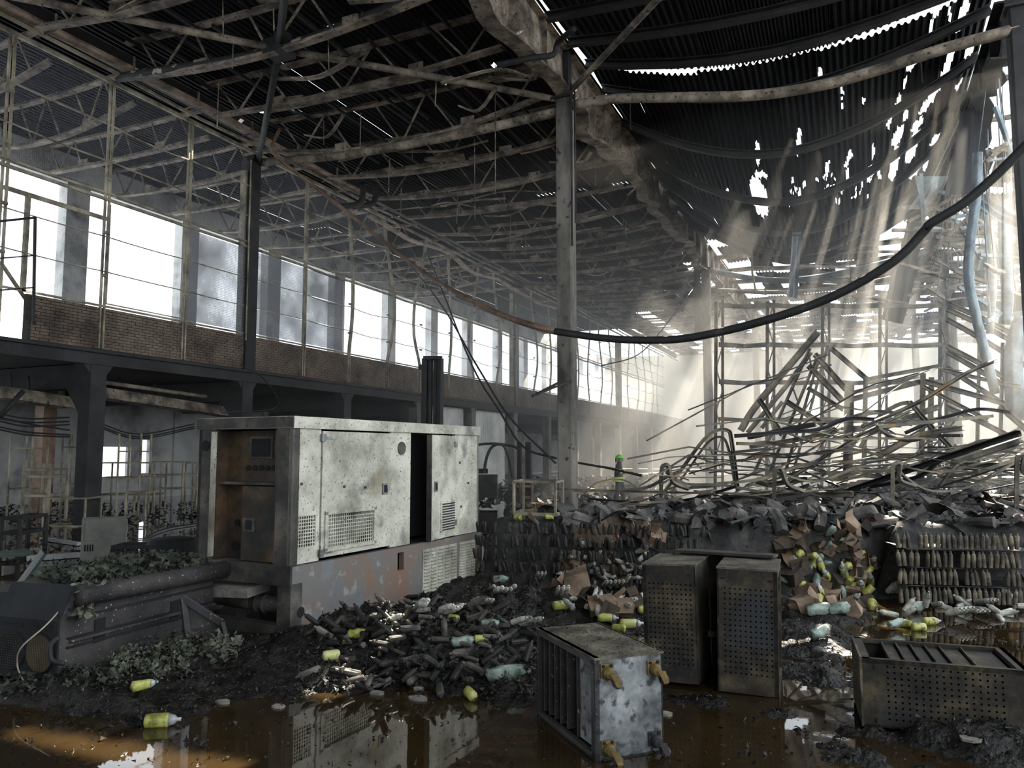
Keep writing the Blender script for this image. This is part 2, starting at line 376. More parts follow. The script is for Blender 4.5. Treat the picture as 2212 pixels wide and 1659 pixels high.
# ------------------------------------------------------------------ glazed screen above the brick band
ZB, ZH, ZT = 5.40, 8.16, 11.25
def bent(y, amt, zt=ZT):
    z = [ZB - 1.05, ZB, 6.8, ZH, 9.4, 10.4, zt]
    return [(LX + amt * .5 * math.sin((q - ZB) * .9) * (q > ZB), y + amt * math.sin((q - ZB) * .62) * (q > ZB), q) for q in z]
posts = []
for k in range(-2, 27):
    y = Y0 + BAY * k
    if (k - 2) % 8 == 0: continue
    amt = 0 if k < 4 else rnd.choice([0, .12, -.15, .28, -.32, .2])
    if k == 5: amt = .30
    if k == 6: amt = -.35
    posts.append((k, y, amt))
def col_up(k):
    y = Y0 + BAY * k
    e = empty('window_column', (LX, y, 4.3))
    n = {2: 'nearest, rising behind the generator', 10: 'second, left of the middle column'}.get(k, 'far along the hall')
    tag(e, 'dark upright column of the glazed wall, ' + n, 'column', 'columns of the glazed wall')
    part('shaft', MB().bb(LX - .30, LX + .10, y - .26, y + .18, 4.3, 10.95), mt['black_steel'] if k == 2 else mt['concrete'], e)
    part('cover_strip', MB().bb(LX - .24, LX - .02, y - .34, y - .262, 5.3, 10.6).bb(LX + .10, LX + .13, y - .3, y - .26, 5.2, 11.0), mt['frame_steel'], e)
    part('head_bracket', MB().box((LX + .02, y - .05, 11.0), (.5, .55, .14)), mt['black_steel'], e)
for k in (2, 10, 18): col_up(k)
def window(n, k):
    y0, y1 = Y0 + BAY * k, Y0 + BAY * (k + 1)
    e = empty('window_%d' % n, (LX, (y0 + y1) / 2, ZB)); tag(e, 'tall steel-framed wired-glass window bay, bay %d along the wall' % n, None, None, 'structure')
    jit = lambda a: rnd.uniform(-a, a)
    # posts: a pair of thin angles
    if (k - 2) % 8 != 0:
        amt = next((a for q, _, a in posts if q == k), 0)
        P = catmull(bent(y0, amt), 3)
        for s in (-.055, .055):
            part('mullion', MB().sweep([(p.x, p.y + s, p.z) for p in P], [(-.022, -.03), (.022, -.03), (.022, .03), (-.022, .03)], up=(1, 0, 0)), mt['frame_steel'], e)
        cl = MB()
        for z in (6.2, 7.3, 8.7, 9.9): cl.box((LX + .02, y0, z), (.06, .16, .07))
        part('clamp', cl, mt['frame_steel'], e)
    a, b = y0 + .10, y1 - .10
    # rails: sill, head (double), top, and thin glazing bars
    def rail(z, w, h, sag=0.0, nm='rail'):
        P = [(LX + (.02 + sag * .4 * math.sin(math.pi * t)), y0 + (y1 - y0) * t, z - sag * math.sin(math.pi * t)) for t in (0, .25, .5, .75, 1)]
        part(nm, MB().sweep(P, [(-w / 2, -h / 2), (w / 2, -h / 2), (w / 2, h / 2), (-w / 2, h / 2)]), mt['frame_steel'], e)
    rail(ZB + .02, .05, .05, 0, 'sill'); rail(ZH, .07, .07, .0 if k < 3 else rnd.uniform(0, .08), 'head_rail'); rail(ZH + .17, .05, .05, rnd.uniform(0, .05), 'head_rail'); rail(ZT, .08, .09, 0, 'top_rail')
    for z in (ZB + .9, ZB + 1.8): rail(z, .022, .026, rnd.uniform(0, .03) if k < 3 else rnd.uniform(0, .12), 'glazing_bar')
    for z in (ZH + 1.0, ZH + 1.95): rail(z, .03, .035, rnd.uniform(-.02, .1) if k < 3 else rnd.uniform(-.1, .22), 'glazing_bar')
    # panes
    zs = [ZH + .2, ZH + .98, ZH + 1.93, ZT - .05]
    for q in range(3):
        if k > 4 and rnd.random() < .45: continue
        part('pane', MB().bb(LX - .006, LX + .002, a, b, zs[q] + .02, zs[q + 1] - .02), mt['glass_clear'], e)
    if k in (1, 2, 3) :
        zl = [ZB + .06, ZB + .88, ZB + 1.78, ZH - .06]
        for q in range(3):
            bb2 = b if k != 3 else a + (b - a) * .86
            part('pane', MB().bb(LX - .006, LX + .002, a, bb2, zl[q] + .02, zl[q + 1]), mt['glass_dusty'], e)
    if k in (0, -1):   # inner casement frame
        yy = y0 + (.55 if k == -1 else .3)
        part('casement', MB().bar((LX, yy, ZB), (LX, yy, ZH - .5), .09, .09).bar((LX, y0, ZH - .5), (LX, y1, ZH - .5), .05, .10) if k == -1 else
             MB().bar((LX, a, ZB + .1), (LX, b, ZB + .1), .03).bar((LX, a, ZH - .1), (LX, a, ZB + .1), .03), mt['frame_steel'], e)
for n, k in enumerate(range(-2, 24)): window(n + 1, k)
# open casement leaf swung out by the left edge
e = empty('open_casement', atX(40, 690, LX + .3)); tag(e, 'steel casement leaf hanging open at the far left, glass gone', 'casement')
q = [atX(0, 478, LX + .3), atX(76, 470, LX + .3), atX(72, 702, LX + .3), atX(0, 710, LX + .3)]
part('stile', MB().bar(q[1], q[2], .05, .05), mt['black_steel'], e); part('top_rail', MB().bar(q[0], q[1], .05, .05), mt['black_steel'], e)
for yy in (556, 625): part('glazing_bar', MB().bar(atX(0, yy + 2, LX + .3), atX(74, yy - 4, LX + .3), .03, .03), mt['black_steel'], e)
single('fallen_brace', MB().tube([atX(0, 565, LX - .6), atX(68, 665, LX - .6)], .045), mt['frame_steel'], 'thin steel tube leaning diagonally across the far left window opening', 'tube')
# long cable tray and pipes along the wall head
def long_run(name, ptsfn, prof, m, label, cat, n=26, y0=4, y1=80, group=None):
    P = [ptsfn(y0 + (y1 - y0) * t / n) for t in range(n + 1)]
    return single(name, MB().sweep(P, prof), m, label, cat, group)
rect = lambda w, h: [(-w / 2, -h / 2), (w / 2, -h / 2), (w / 2, h / 2), (-w / 2, h / 2)]
long_run('cable_tray', lambda y: (LX + .55, y, 11.5 + .05 * math.sin(y * .5)), rect(.36, .06), mt['tray'], 'scorched copper-brown cable tray running along above the glazed wall', 'cable tray', y1=24, n=14)
long_run('wall_head_beam', lambda y: (LX + .15, y, 11.85), rect(.22, .42), mt['black_steel'], 'charred steel beam along the head of the glazed wall', 'beam')
long_run('wall_pipe', lambda y: (LX + .34, y, 11.34 + .06 * math.sin(y * .7)), rect(.07, .07), mt['frame_steel'], 'thin beige conduit along the head of the glazed wall', 'conduit')
long_run('buckled_tray', lambda y: (LX + .45 + .12 * math.sin(y * 1.3), y, 10.75 + .12 * math.sin(y * .9) - .012 * (y - 24)), rect(.26, .06), mt['tray'], 'rust-brown buckled tray drooping along the far glazed wall', 'cable tray', y0=24, y1=44, n=22)
for k in range(7):
    y = 9 + k * 2.1
    single('tray_bracket', MB().bar((LX + .1, y, 11.38), (LX + .75, y, 11.42), .04, .04).bar((LX + .75, y, 11.42), (LX + .75, y, 11.8), .04, .04), mt['ash_steel'],
           'small bent bracket holding the copper-brown cable tray', 'bracket', 'brackets of the cable tray')

# ------------------------------------------------------------------ side aisle behind the glazing: outer wall, openings, far windows
ow = MB()
ow.bb(OX - .3, OX, 0, 84, 11.4, 12.5)
for i in range(-2, 14):
    y = Y0 + 2 * BAY * i
    ow.bb(OX - .35, OX + .1, y - .45, y + .45, 0, 11.45)
ow.bb(OX - .3, OX, -4, 84, 3.9, 5.0)
ow.bb(OX - .3, OX, -4, 19.5, 0, .9); ow.bb(OX - .3, OX, -4, 19.5, 3.5, 3.95); ow.bb(OX - .3, OX, 14.6, 19.5, .9, 3.5); ow.bb(OX - .3, OX, 7.5, 8.5, .9, 3.5); ow.bb(OX - .3, OX, 21.1, 21.6, 0, 3.95); ow.bb(OX - .3, OX, 22.05, 35.2, 0, 3.95); ow.bb(OX - .3, OX, 39.4, 84, 0, 3.95)  # gaps before the first visible opening are added, unseen, to light the aisle
ow.bb(OX - .3, OX, 19.5, 21.1, 0, .85); ow.bb(OX - .3, OX, 19.5, 21.1, 1.97, 3.95); ow.bb(OX - .3, OX, 21.6, 22.05, 0, .95); ow.bb(OX - .3, OX, 21.6, 22.05, 2.25, 3.95)
ow.bb(OX - .3, OX, 35.2, 39.4, 0, 3.2); ow.bb(OX - .3, OX, 35.2, 39.4, 3.62, 3.95)
struct('wall_outer', ow, mt['plaster'], 'stained pale outer wall and piers of the side aisle, with bright openings and unseen ones added for light')
# ------------------------------------------------------------------ roofs
ZR = 12.45
def corr(w, l, pitch=.18, amp=.03, ny=2):
    n = int(round(w / pitch)) * 4
    prof = [0, 1, 1, 0]
    mb = MB()
    mb.grid(lambda u, v: (u * w, v * l, amp * (2 * prof[int(round(u * n)) % 4] - 1)), n, ny)
    return mb
roofL = empty('ceiling', (0, 0, ZR)); tag(roofL, 'blackened corrugated roof sheeting of the hall, torn in places', None, None, 'structure')
SW = 1.08
sheet_me = corr(SW + .02, 7.03).mesh('roof_sheet'); sheet_me.materials.append(mt['roof'])
short_me = corr(SW + .02, 3.5).mesh('roof_sheet'); short_me.materials.append(mt['roof'])
def sheet(x, y, z=ZR, me=sheet_me, rot=(0, 0, 0)):
    return link('roof_sheet', me, None, roofL, (x, y, z - ZR + rnd.uniform(-.015, .015)), rot)
ROOF_DOTS = [(atZ(x, y, ZR), r_) for x, y, r_ in ((970, 172, .12), (985, 178, .08), (1066, 142, .06), (640, 240, .10), (560, 238, .09), (530, 246, .08), (980, 165, .05))]
for j in range(-2, 12):  # negative rows: unseen roof behind the viewpoint, added to hold back sky light
    for i in range(10):
        y = 1 + j * 7
        if j >= 5 and rnd.random() < (.06 if j < 7 else .2): continue
        sx = LX - .1 + i * SW; hp = [q for q in ROOF_DOTS if sx <= q[0].x < sx + SW and y <= q[0].y < y + 7.03]
        if hp:
            n = 24; prof = [0, 1, 1, 0]
            hole_mb = MB().grid(lambda u, v: (u * (SW + .02), v * 7.03, .03 * (2 * prof[int(round(u * n)) % 4] - 1)), n, 140,
                                lambda u, v: not any(((sx + u * SW - q.x) / r_) ** 2 + ((y + v * 7.03 - q.y) / (r_ * 1.8)) ** 2 < 1 for q, r_ in hp))
            sheet(sx, y, ZR, (lambda me_: (me_.materials.append(mt['roof']), me_)[1])(hole_mb.mesh('roof_sheet')))
        else: sheet(sx, y)
    for i in range(8):
        if j < 9: sheet(OX - .3 + i * SW, 1 + j * 7)
# middle aisle, far part: many sheets gone
for j in range(13):
    for i in range(9):
        y = 39.5 + j * 3.5
        if rnd.random() < (.15 if i < 5 else .32): continue
        sheet(CX_ + .3 + i * SW + .2, y, ZR - rnd.uniform(0, .25), short_me, (rnd.uniform(-.05, .05), rnd.uniform(-.06, .06), rnd.uniform(-.03, .03)))
for j in range(14):
    for i in range(9):
        y = 31 + j * 3.5
        if rnd.random() < .48: continue
        sheet(RX + .4 + i * SW, y, ZR - rnd.uniform(0, .6), short_me, (rnd.uniform(-.14, .14), rnd.uniform(-.14, .14), rnd.uniform(-.08, .08)))
# middle aisle, near part: holes where the sun falls through onto mud and water
def roof_of(p, z=ZR): return Vector(p) + SUN_DIR * ((z - p[2]) / SUN_DIR.z)
def quad_hole(px): return [roof_of(atZ(x, y, z)) for x, y, z in px]
NEAR_HOLES = [quad_hole([(0, 1575, 0), (250, 1612, 0), (520, 1660, 0), (430, 1700, 0), (210, 1650, 0), (0, 1600, 0)]),
              quad_hole([(632, 1492, .06), (690, 1495, .08), (790, 1430, .16), (775, 1405, .18), (715, 1425, .14)])]
def inpoly(x, y, P):
    c = False; n = len(P)
    for i in range(n):
        a, b = P[i], P[(i + 1) % n]
        if (a[1] > y) != (b[1] > y) and x < (b[0] - a[0]) * (y - a[1]) / (b[1] - a[1]) + a[0]: c = not c
    return c
for j in range(-2, 4):  # negative rows run on unseen behind, added to darken faces towards the viewpoint
    for i in range(10):
        x0 = CX_ + .25 + i * SW * .95; y0 = -4.1 + j * 6.02
        cor = [(x0 + a * SW, y0 + b * 6) for a in (0, .25, .5, .75, 1) for b in (0, .1, .2, .3, .4, .5, .6, .7, .8, .9, 1)]
        holes = [h for h in NEAR_HOLES if max(p.x for p in h) > x0 and min(p.x for p in h) < x0 + SW and max(p.y for p in h) > y0 and min(p.y for p in h) < y0 + 6]
        zo = lambda u, v: 0.0 if j < 3 else (.32 - .95 * math.sin(math.pi * min(max((x0 + u * SW - CX_) / (RX - CX_), 0), 1))) * v * v
        if not holes:
            n = 24; prof = [0, 1, 1, 0]; sh = MB()
            sh.grid(lambda u, v: (u * (SW + .02), v * 6.05, zo(u, v) + .03 * (2 * prof[int(round(u * n)) % 4] - 1)), n, 8 if j == 3 else 2)
        else:
            n = 48; prof = [0, 1, 1, 0]; sh = MB()
            sh.grid(lambda u, v: (u * (SW + .02), v * 6.05, zo(u, v) + .03 * (2 * prof[int(round(u * n)) % 4] - 1)), n, 150,
                    lambda u, v: not any(inpoly(x0 + u * (SW + .02), y0 + v * 6.05, h) for h in holes))
        link('roof_sheet', sh.mesh('roof_sheet'), mt['roof'], roofL, (x0, y0, 0))

# ------------------------------------------------------------------ sagging roof of the middle aisle
HY0, HY1 = 20.06, 38.6
def edge(u): return .32 - .95 * math.sin(math.pi * min(max(u, 0), 1))
def sag(x, y):
    u = min(max((x - CX_) / (RX - CX_), 0), 1); v = min(max((y - 20.2) / 19.0, 0), 1)
    return ZR - .06 + edge(u) * (1 - v) ** 2 - 2.95 * math.sin(math.pi * u) ** .9 * math.sin(math.pi * v) ** 1.15
SLITS = [(2025, 17, 2018, 33, 10), (2012, 48, 2010, 75, 8), (2088, 5, 2068, 62, 17), (2062, 100, 2030, 182, 13), (2030, 182, 1990, 242, 13), (1964, 140, 1962, 153, 8),
    (1958, 168, 1952, 187, 8), (1944, 210, 1918, 272, 8), (1960, 238, 1953, 258, 10), (1990, 258, 1973, 280, 14), (1947, 278, 1932, 308, 17), (1981, 286, 1962, 345, 18),
    (1939, 320, 1926, 383, 16), (2026, 293, 2012, 312, 10), (2004, 338, 1997, 364, 9), (1986, 358, 1966, 381, 11), (1727, 280, 1724, 330, 9), (1838, 328, 1827, 359, 9),
    (1886, 318, 1885, 342, 6), (1881, 360, 1876, 391, 8), (1897, 358, 1900, 383, 7), (1789, 350, 1784, 381, 8), (1831, 368, 1831, 394, 7), (1636, 312, 1637, 350, 9),
    (1636, 378, 1652, 378, 14), (1632, 395, 1648, 455, 32), (1572, 410, 1573, 428, 7), (1865, 210, 1865, 222, 7), (1819, 155, 1819, 160, 6), (1819, 193, 1819, 199, 6), (1819, 210, 1819, 215, 6), (1819, 226, 1819, 234, 6),
    (1354, 288, 1370, 310, 12), (1375, 318, 1386, 334, 11), (1395, 345, 1412, 366, 10), (1735, 10, 1740, 14, 8), (2050, 14, 2052, 40, 5)]
for k in range(34):
    x = rnd.uniform(1700, 1890); y = rnd.uniform(385, 445) - (x - 1700) * .12; h = rnd.uniform(2, 12); SLITS.append((x, y, x - 1, y + h, rnd.uniform(3, 6)))
def in_slit(p):
    x, y, _ = proj(p)
    for x0, y0, x1, y1, w in SLITS:
        if min(x0, x1) - w < x < max(x0, x1) + w and min(y0, y1) - w < y < max(y0, y1) + w:
            dx, dy = x1 - x0, y1 - y0; t = max(0, min(1, ((x - x0) * dx + (y - y0) * dy) / max(dx * dx + dy * dy, 1)))
            if math.hypot(x - x0 - t * dx, y - y0 - t * dy) < w / 2 * (.55 + .45 * math.sin(math.pi * (.15 + .7 * t))): return True
    return False
SUN_SPOTS = []
for (sx, sy, rr) in ((1782, 1085, .16), (1776, 1122, .14), (1705, 1035, .12), (2080, 1108, .22), (2010, 1125, .20), (2140, 1112, .2), (1985, 1098, .16), (1370, 1150, .12), (2195, 1000, .12), (1530, 1020, .1), (1860, 1010, .1)):
    q = hit(sx, sy); t_ = 8.0
    for _ in range(60):
        p = q + SUN_DIR * t_; t_ += (sag(p.x, p.y) - p.z) * .7
    SUN_SPOTS.append((p.x, p.y, rr))
def sunny(p): return any(((p[0] - a) / (r_ * .55)) ** 2 + ((p[1] - b) / (r_ * 1.4)) ** 2 < 1 for a, b, r_ in SUN_SPOTS)
NS = 10
for i in range(NS):
    xa = CX_ + .18 + (RX - CX_ - .3) * i / NS; xb = CX_ + .18 + (RX - CX_ - .3) * (i + 1) / NS + .02
    n = 24; prof = [0, 1, 1, 0]; jy = -.09 if i in (3, 4) else rnd.choice([-.05, -.02, .0, .03, .05])
    def fn(u, v):
        x = xa + (xb - xa) * u; y = HY0 + jy + (HY1 - HY0 - jy) * v
        return (x, y, sag(x, y) + .035 * (2 * prof[int(round(u * n)) % 4] - 1) + .05 * math.sin(y * 1.7 + i))
    sh = MB().grid(fn, n, 150, lambda u, v: not (in_slit(fn(u, v)) or sunny(fn(u, v))))
    part('roof_sheet', sh, mt['roof'], roofL)
# purlins carrying the sagging sheets
cprof = [(-.09, -.11), (.09, -.11), (.09, -.085), (-.055, -.085), (-.055, .085), (.09, .085), (.09, .11), (-.09, .11)]
for k, y in enumerate([20.9, 23.1, 25.2, 27.2, 29.3, 31.4, 33.4]):
    dv = rnd.uniform(-.2, .2)
    P = [(CX_ + .2 + (RX - CX_ - .3) * t / 14, y + dv * math.sin(math.pi * t / 14), sag(CX_ + .2 + (RX - CX_ - .3) * t / 14, y) - .2 - .12 * (1 - abs(2 * t / 14 - 1)) ) for t in range(15)]
    single('roof_purlin', MB().sweep(P, cprof), mt['black_steel'], 'sagging charred roof purlin under the torn hanging roof sheets', 'purlin', 'purlins under the hanging roof')
for k, y in enumerate([15.2, 16.6, 18.0, 19.4]):
    P = [(CX_ + .2 + (RX - CX_ - .3) * t / 8, y, ZR - .22 + edge(t / 8 * .97 + .02) * max(0, (y - 14) / 6) ** 2) for t in range(9)]
    single('roof_purlin', MB().sweep(P, cprof), mt['black_steel'], 'straight charred roof purlin under the near roof above the hanging sheets', 'purlin', 'purlins under the near roof')
for k in range(12):   # far purlins
    y = 40.5 + k * 3.2
    P = [(CX_ + (RX - CX_ + 9) * t / 12, y + rnd.uniform(-.1, .1), ZR - .4 - rnd.uniform(.0, .35) * math.sin(math.pi * t / 12) - rnd.uniform(0, .15)) for t in range(13)]
    single('roof_purlin', MB().sweep(P, cprof), mt['ash_steel'], 'scorched roof purlin across the far end of the hall', 'purlin', 'far roof purlins')
# lattice purlins of the far middle and right aisles hang at odd angles
for k in range(26):
    x0 = rnd.uniform(-6, 4); y = rnd.uniform(39, 60); l = rnd.uniform(4, 9)
    z = rnd.uniform(10.2, 12.1); a = rnd.uniform(-.1, .1)
    P = catmull([(x0, y, z), (x0 + l / 2, y + rnd.uniform(-.5, .5), z - rnd.uniform(0, .5)), (x0 + l, y + rnd.uniform(-1, 1), z + a * l)], 5)
    single('hanging_roof_bar', MB().sweep(P, rect(.09, .12)), mt['ash_steel'], 'loose ash-grey roof bar hanging below the torn far roof', 'roof bar', 'loose bars under the far roof')

# ------------------------------------------------------------------ roof joists over the left aisle and the side aisle
def joist(x0, x1, y, group, label, sagd, depth=.95, m=None, web=5, nm='roof_joist'):
    m = m or mt['ash_steel']; e = empty(nm, ((x0 + x1) / 2, y, 11.2)); tag(e, label, 'roof joist', group)
    n = 12; tw = rnd.uniform(-.25, .25)
    zt = lambda t: ZR - .16 - sagd * .35 * math.sin(math.pi * t)
    def bt(t): return (x0 + (x1 - x0) * t, y + tw * math.sin(math.pi * t), zt(t) - depth - sagd * math.sin(math.pi * min(1, t * 1.05)) * .7)
    def tp(t): return (x0 + (x1 - x0) * t, y, zt(t))
    lprof = [(-.10, -.06), (.10, -.06), (.10, -.035), (.035, -.035), (.035, .06), (-.035, .06), (-.035, -.035), (-.10, -.035)]
    part('top_chord', MB().sweep([tp(k / n) for k in range(n + 1)], lprof), m, e)
    part('bottom_chord', MB().sweep([bt(.04 + .92 * k / n) for k in range(n + 1)], lprof), m, e)
    for k in range(web):
        a = .05 + .9 * k / web; b = .05 + .9 * (k + .5) / web
        w_ = MB().bar(tp(a), bt(b), .04, .05)
        if k % 2 == 0: w_.bar(bt(b), tp(.05 + .9 * (k + 1) / web), .04, .05)
        part('web_bar', w_, m, e)
    for t in (.28, .72):
        p = bt(t); part('gusset', MB().box((p[0], p[1], p[2] + .1), (.42, .03, .28)), m, e)
    return e
for k in range(28):
    y = 5.6 + k * 2.575
    joist(LX + .35, CX_ - .25, y + rnd.uniform(-.1, .1), 'roof joists over the left aisle', 'ash-coated sagging lattice roof joist spanning from glazed wall to girder', rnd.uniform(.05, .5))
for k in range(13):
    y = 9.2 + k * 2.575
    joist(OX + .1, LX - .2, y + rnd.uniform(-.1, .1), 'roof joists over the side aisle', 'lattice roof joist seen through the upper wired glass', rnd.uniform(0, .5), web=6)
# thin bars lying along the hall under the joists
for k in range(16):
    x = LX + .9 + k * .6; y0 = rnd.uniform(3, 18); l = rnd.uniform(6, 16)
    z = ZR - rnd.uniform(.25, .5)
    single('roof_runner', MB().bar((x, y0, z), (x + rnd.uniform(-.3, .3), y0 + l, z - rnd.uniform(0, .2)), .06, .08), mt['black_steel'], 'thin dark runner bar lying along the hall above the roof joists', 'roof bar', 'runners above the roof joists')
for k in range(46):   # buckled strips dangling among the joists
    x = rnd.uniform(LX + .6, CX_ - 1); y = 9 + 34 * rnd.random() ** 1.3; z = rnd.uniform(10.7, 11.5); l = rnd.uniform(.8, 4); a = rnd.uniform(-.25, .25)
    P = catmull([(x, y, z), (x + l * .5, y + rnd.uniform(-.3, .3), z - rnd.uniform(-.1, .25)), (min(x + l, CX_ - .3), y + a * l, z + rnd.uniform(-.25, .25))], 4)
    single('roof_strip', MB().sweep(P, rect(rnd.uniform(.05, .16), .035)), mt['ash_steel'], 'buckled ash-grey metal strip caught among the roof joists', 'metal strip', 'strips caught in the left roof')
for k in range(26):   # droppers
    x = rnd.uniform(LX + .8, CX_ - 1.2); y = 10 + 26 * rnd.random(); z = rnd.uniform(11.0, 11.6); l = rnd.uniform(.35, 1.3)
    single('hanger_rod', MB().tube([(x, y, z), (x + rnd.uniform(-.05, .05), y, z - l)], .016, 5), mt['ash_steel'], 'thin hanger rod dangling from the left aisle roof', 'rod', 'hanger rods of the left roof')
def luminaire(c, l, rz, m, label):
    e = empty('ceiling_fitting', c, rz); tag(e, label, 'ceiling fitting', 'burnt fittings in the left roof')
    part('tray', MB().prism([(-.16, 0), (-.07, .12), (.07, .12), (.16, 0)], -l / 2, l / 2, lambda a, b, q: (q, a, b)), m, e, world=False)
    part('gear_box', MB().box((0, 0, .17), (.5, .16, .1)), mt['ash_steel'], e, world=False)
for c in [(640, 225, 17.0), (615, 232, 19.5), (960, 345, 21), (830, 365, 25), (560, 330, 20), (1180, 440, 33), (880, 380, 30)]:
    p = atY(c[0], c[1], c[2]); luminaire(p, 1.3, rnd.uniform(-.2, .2), mt['ash_steel'], 'burnt box-shaped ceiling fitting hanging in the left roof')
P = catmull([atY(575, 235, 17.6), atY(680, 215, 17.2), atY(790, 188, 16.8), atY(930, 158, 16.4)], 6)
single('mesh_duct', MB().tube(P, .15, 10), mt['ash_steel'], 'round mesh-wrapped duct slung under the left roof joists', 'duct', smooth=True)

# ------------------------------------------------------------------ girders and middle columns
def girder(name, x, y0, y1, label, wav, m, z0=11.0, h=1.3):
    e = empty(name, (x, y0, z0)); tag(e, label, 'girder')
    n = int((y1 - y0) / .35)
    def cx(y): return x + wav * (.10 * math.sin(y * .8) + .05 * math.sin(y * 2.1))
    b0 = lambda y: z0 + wav * .10 * math.sin(y * 1.1 + 1)
    ys = [y0 + (y1 - y0) * k / n for k in range(n + 1)]
    part('bottom_flange', MB().sweep([(cx(y) + wav * .06 * math.sin(y * 3), y, b0(y)) for y in ys], rect(.42, .05)), m, e)
    part('top_flange', MB().sweep([(x, y, z0 + h) for y in ys], rect(.40, .05)), m, e)
    wb = MB(); wb.grid(lambda u, v: (x + (cx(y0 + (y1 - y0) * u) - x) * (1 - v) + wav * .07 * math.sin(u * n * .5) * math.sin(math.pi * v), y0 + (y1 - y0) * u, b0(y0 + (y1 - y0) * u) * (1 - v) + (z0 + h) * v), n, 5)
    part('web', wb, m, e)
    y = y0 + 1
    while y < y1:
        part('stiffener', MB().bb(x - .19, x + .19, y - .015, y + .015, z0 + .08, z0 + h - .05), m, e); y += 1.7
girder('main_girder', CX_, 2, 18.2, 'deep buckled steel girder running overhead to the middle column', .8, mt['ash_steel'])
girder('main_girder', CX_, 18.6, 38.8, 'deep buckled steel girder running from the middle column to the far column', 1.3, mt['ash_steel'])
girder('main_girder', CX_, 39.2, 80, 'distant steel girder beyond the far column in the haze', .6, mt['ash_steel'])
girder('main_girder', RX, 20, 38.8, 'charred steel girder along the right edge of the hanging roof', 1.5, mt['black_steel'], 10.9, 1.2)
girder('main_girder', RX, 39.2, 70, 'distant steel girder at right beyond the racking in the haze', .8, mt['black_steel'], 10.9, 1.2)
def mcol(x, y, label, w=.42, d=.40, top=11.0, m=None):
    m = m or mt['concrete']; e = empty('hall_column', (x, y, 0)); tag(e, label, 'column')
    c = .04
    part('shaft', MB().prism([(x - w / 2 + c, y - d / 2), (x + w / 2 - c, y - d / 2), (x + w / 2, y - d / 2 + c), (x + w / 2, y + d / 2 - c), (x + w / 2 - c, y + d / 2), (x - w / 2 + c, y + d / 2), (x - w / 2, y + d / 2 - c), (x - w / 2, y - d / 2 + c)], 0, top), m, e)
    part('cap_plate', MB().box((x, y, top + .02), (w + .14, d + .14, .06)), mt['black_steel'], e)
    part('stub', MB().box((x, y, top + .66), (.26, .26, 1.22)), mt['black_steel'], e)
    return e
c1 = mcol(CX_, 18.4, 'tall concrete column in the middle of the hall beneath the girder', .42, .40)
part('conduit', MB().tube([(CX_ + .25, 18.15, 7.0), (CX_ + .25, 18.15, 11.3)], .03).tube([(CX_ + .33, 18.2, 7.6), (CX_ + .33, 18.2, 11.3)], .025), mt['black_steel'], c1)
part('bracket', MB().bar(atY(1208, 826, 18.1), atY(1150, 856, 16.6), .05, .05).bar(atY(1232, 823, 18.1), atY(1160, 852, 16.8), .05, .04), mt['black_steel'], c1)
c2 = mcol(CX_, 39.0, 'second concrete column farther off, left of the standing racking')
part('downpipe', MB().bb(CX_ - .55, CX_ - .25, 38.6, 38.9, 7.5, 11.6), mt['black_steel'], c2)
mcol(CX_, 59.6, 'third concrete column, faint in the haze'); mcol(CX_, 80, 'fourth concrete column, faintest in the haze')
mcol(RX, 18.4, 'dark column at the upper right edge of the picture', .5, .45, 11.0, mt['black_steel'])
c5 = mcol(RX + .45, 39.0, 'pale steel-cased column at right behind the racking', .62, .5, 9.6)
part('corner_angle', MB().bb(RX + .12, RX + .2, 38.7, 38.75, 0, 9.6).bb(RX + .42, RX + .5, 38.7, 38.75, 0, 9.6), mt['frame_steel'], c5)
mcol(RX + .45, 59.6, 'far pale column at right, faint in the haze')

# ------------------------------------------------------------------ bracing tubes under the roof
def tube_thing(name, pts, r, m, label, cat='tube', group=None, n=8, sm=True, k=6):
    return single(name, MB().tube(catmull(pts, k) if len(pts) > 2 else pts, r, n), m, label, cat, group, smooth=sm)
ND = V(-11.75, 13.2, 10.95)
tube_thing('bracing_tube', [ND, (CX_ - .25, 18.3, 11.05)], .085, mt['ash_steel'], 'round bracing tube running down right to the head of the middle column')
tube_thing('bracing_tube', [ND, (LX + .1, 18.4, 11.0)], .085, mt['black_steel'], 'dark round bracing tube dropping from the roof node to the nearest wall column')
tube_thing('bracing_tube', [ND, (-6.9, 8.1, 11.1)], .085, mt['black_steel'], 'dark round bracing tube running up out of the picture from the roof node')
tube_thing('bracing_tube', [ND, (LX + .1, 8.1, 11.2)], .085, mt['ash_steel'], 'round bracing tube from the roof node to the upper left corner')
tube_thing('peeling_tube', [(LX + .2, Y0, 11.35), ND, (CX_ - .2, Y0 + .1, 11.5)], .12, mt['peeling'], 'thick dark tie tube with flaking pale paint under the left roof')
single('roof_node', MB().box(ND, (.55, .5, .34)).box(ND + V(.1, 0, .2), (.3, .3, .3)), mt['black_steel'], 'blackened joint box where the bracing tubes cross', 'joint')
tube_thing('tie_tube', [(LX + .1, 18.5, 11.0), (-14, 18.5, 10.72), (-10.5, 18.5, 10.66), (CX_ - .25, 18.45, 10.75)], .13, mt['ash_steel'], 'pale scorched tie tube spanning from wall column to middle column')
tube_thing('tie_tube', [atY(1240, 228, 18.35), atY(1320, 214, 18.35), atY(1480, 210, 18.3), atY(1640, 205, 18.3), atY(1780, 183, 18.3), atY(1900, 150, 18.3), atY(2040, 105, 18.3), atY(2200, 62, 18.3)], .13, mt['ash_steel'], 'drooping tie tube spanning right from the middle column below hanging roof')
tube_thing('bracing_tube', [(CX_ + .1, 18.3, 11.1), (-1.7, 13.2, 11.05)], .075, mt['ash_steel'], 'round bracing tube rising right from the head of the middle column')
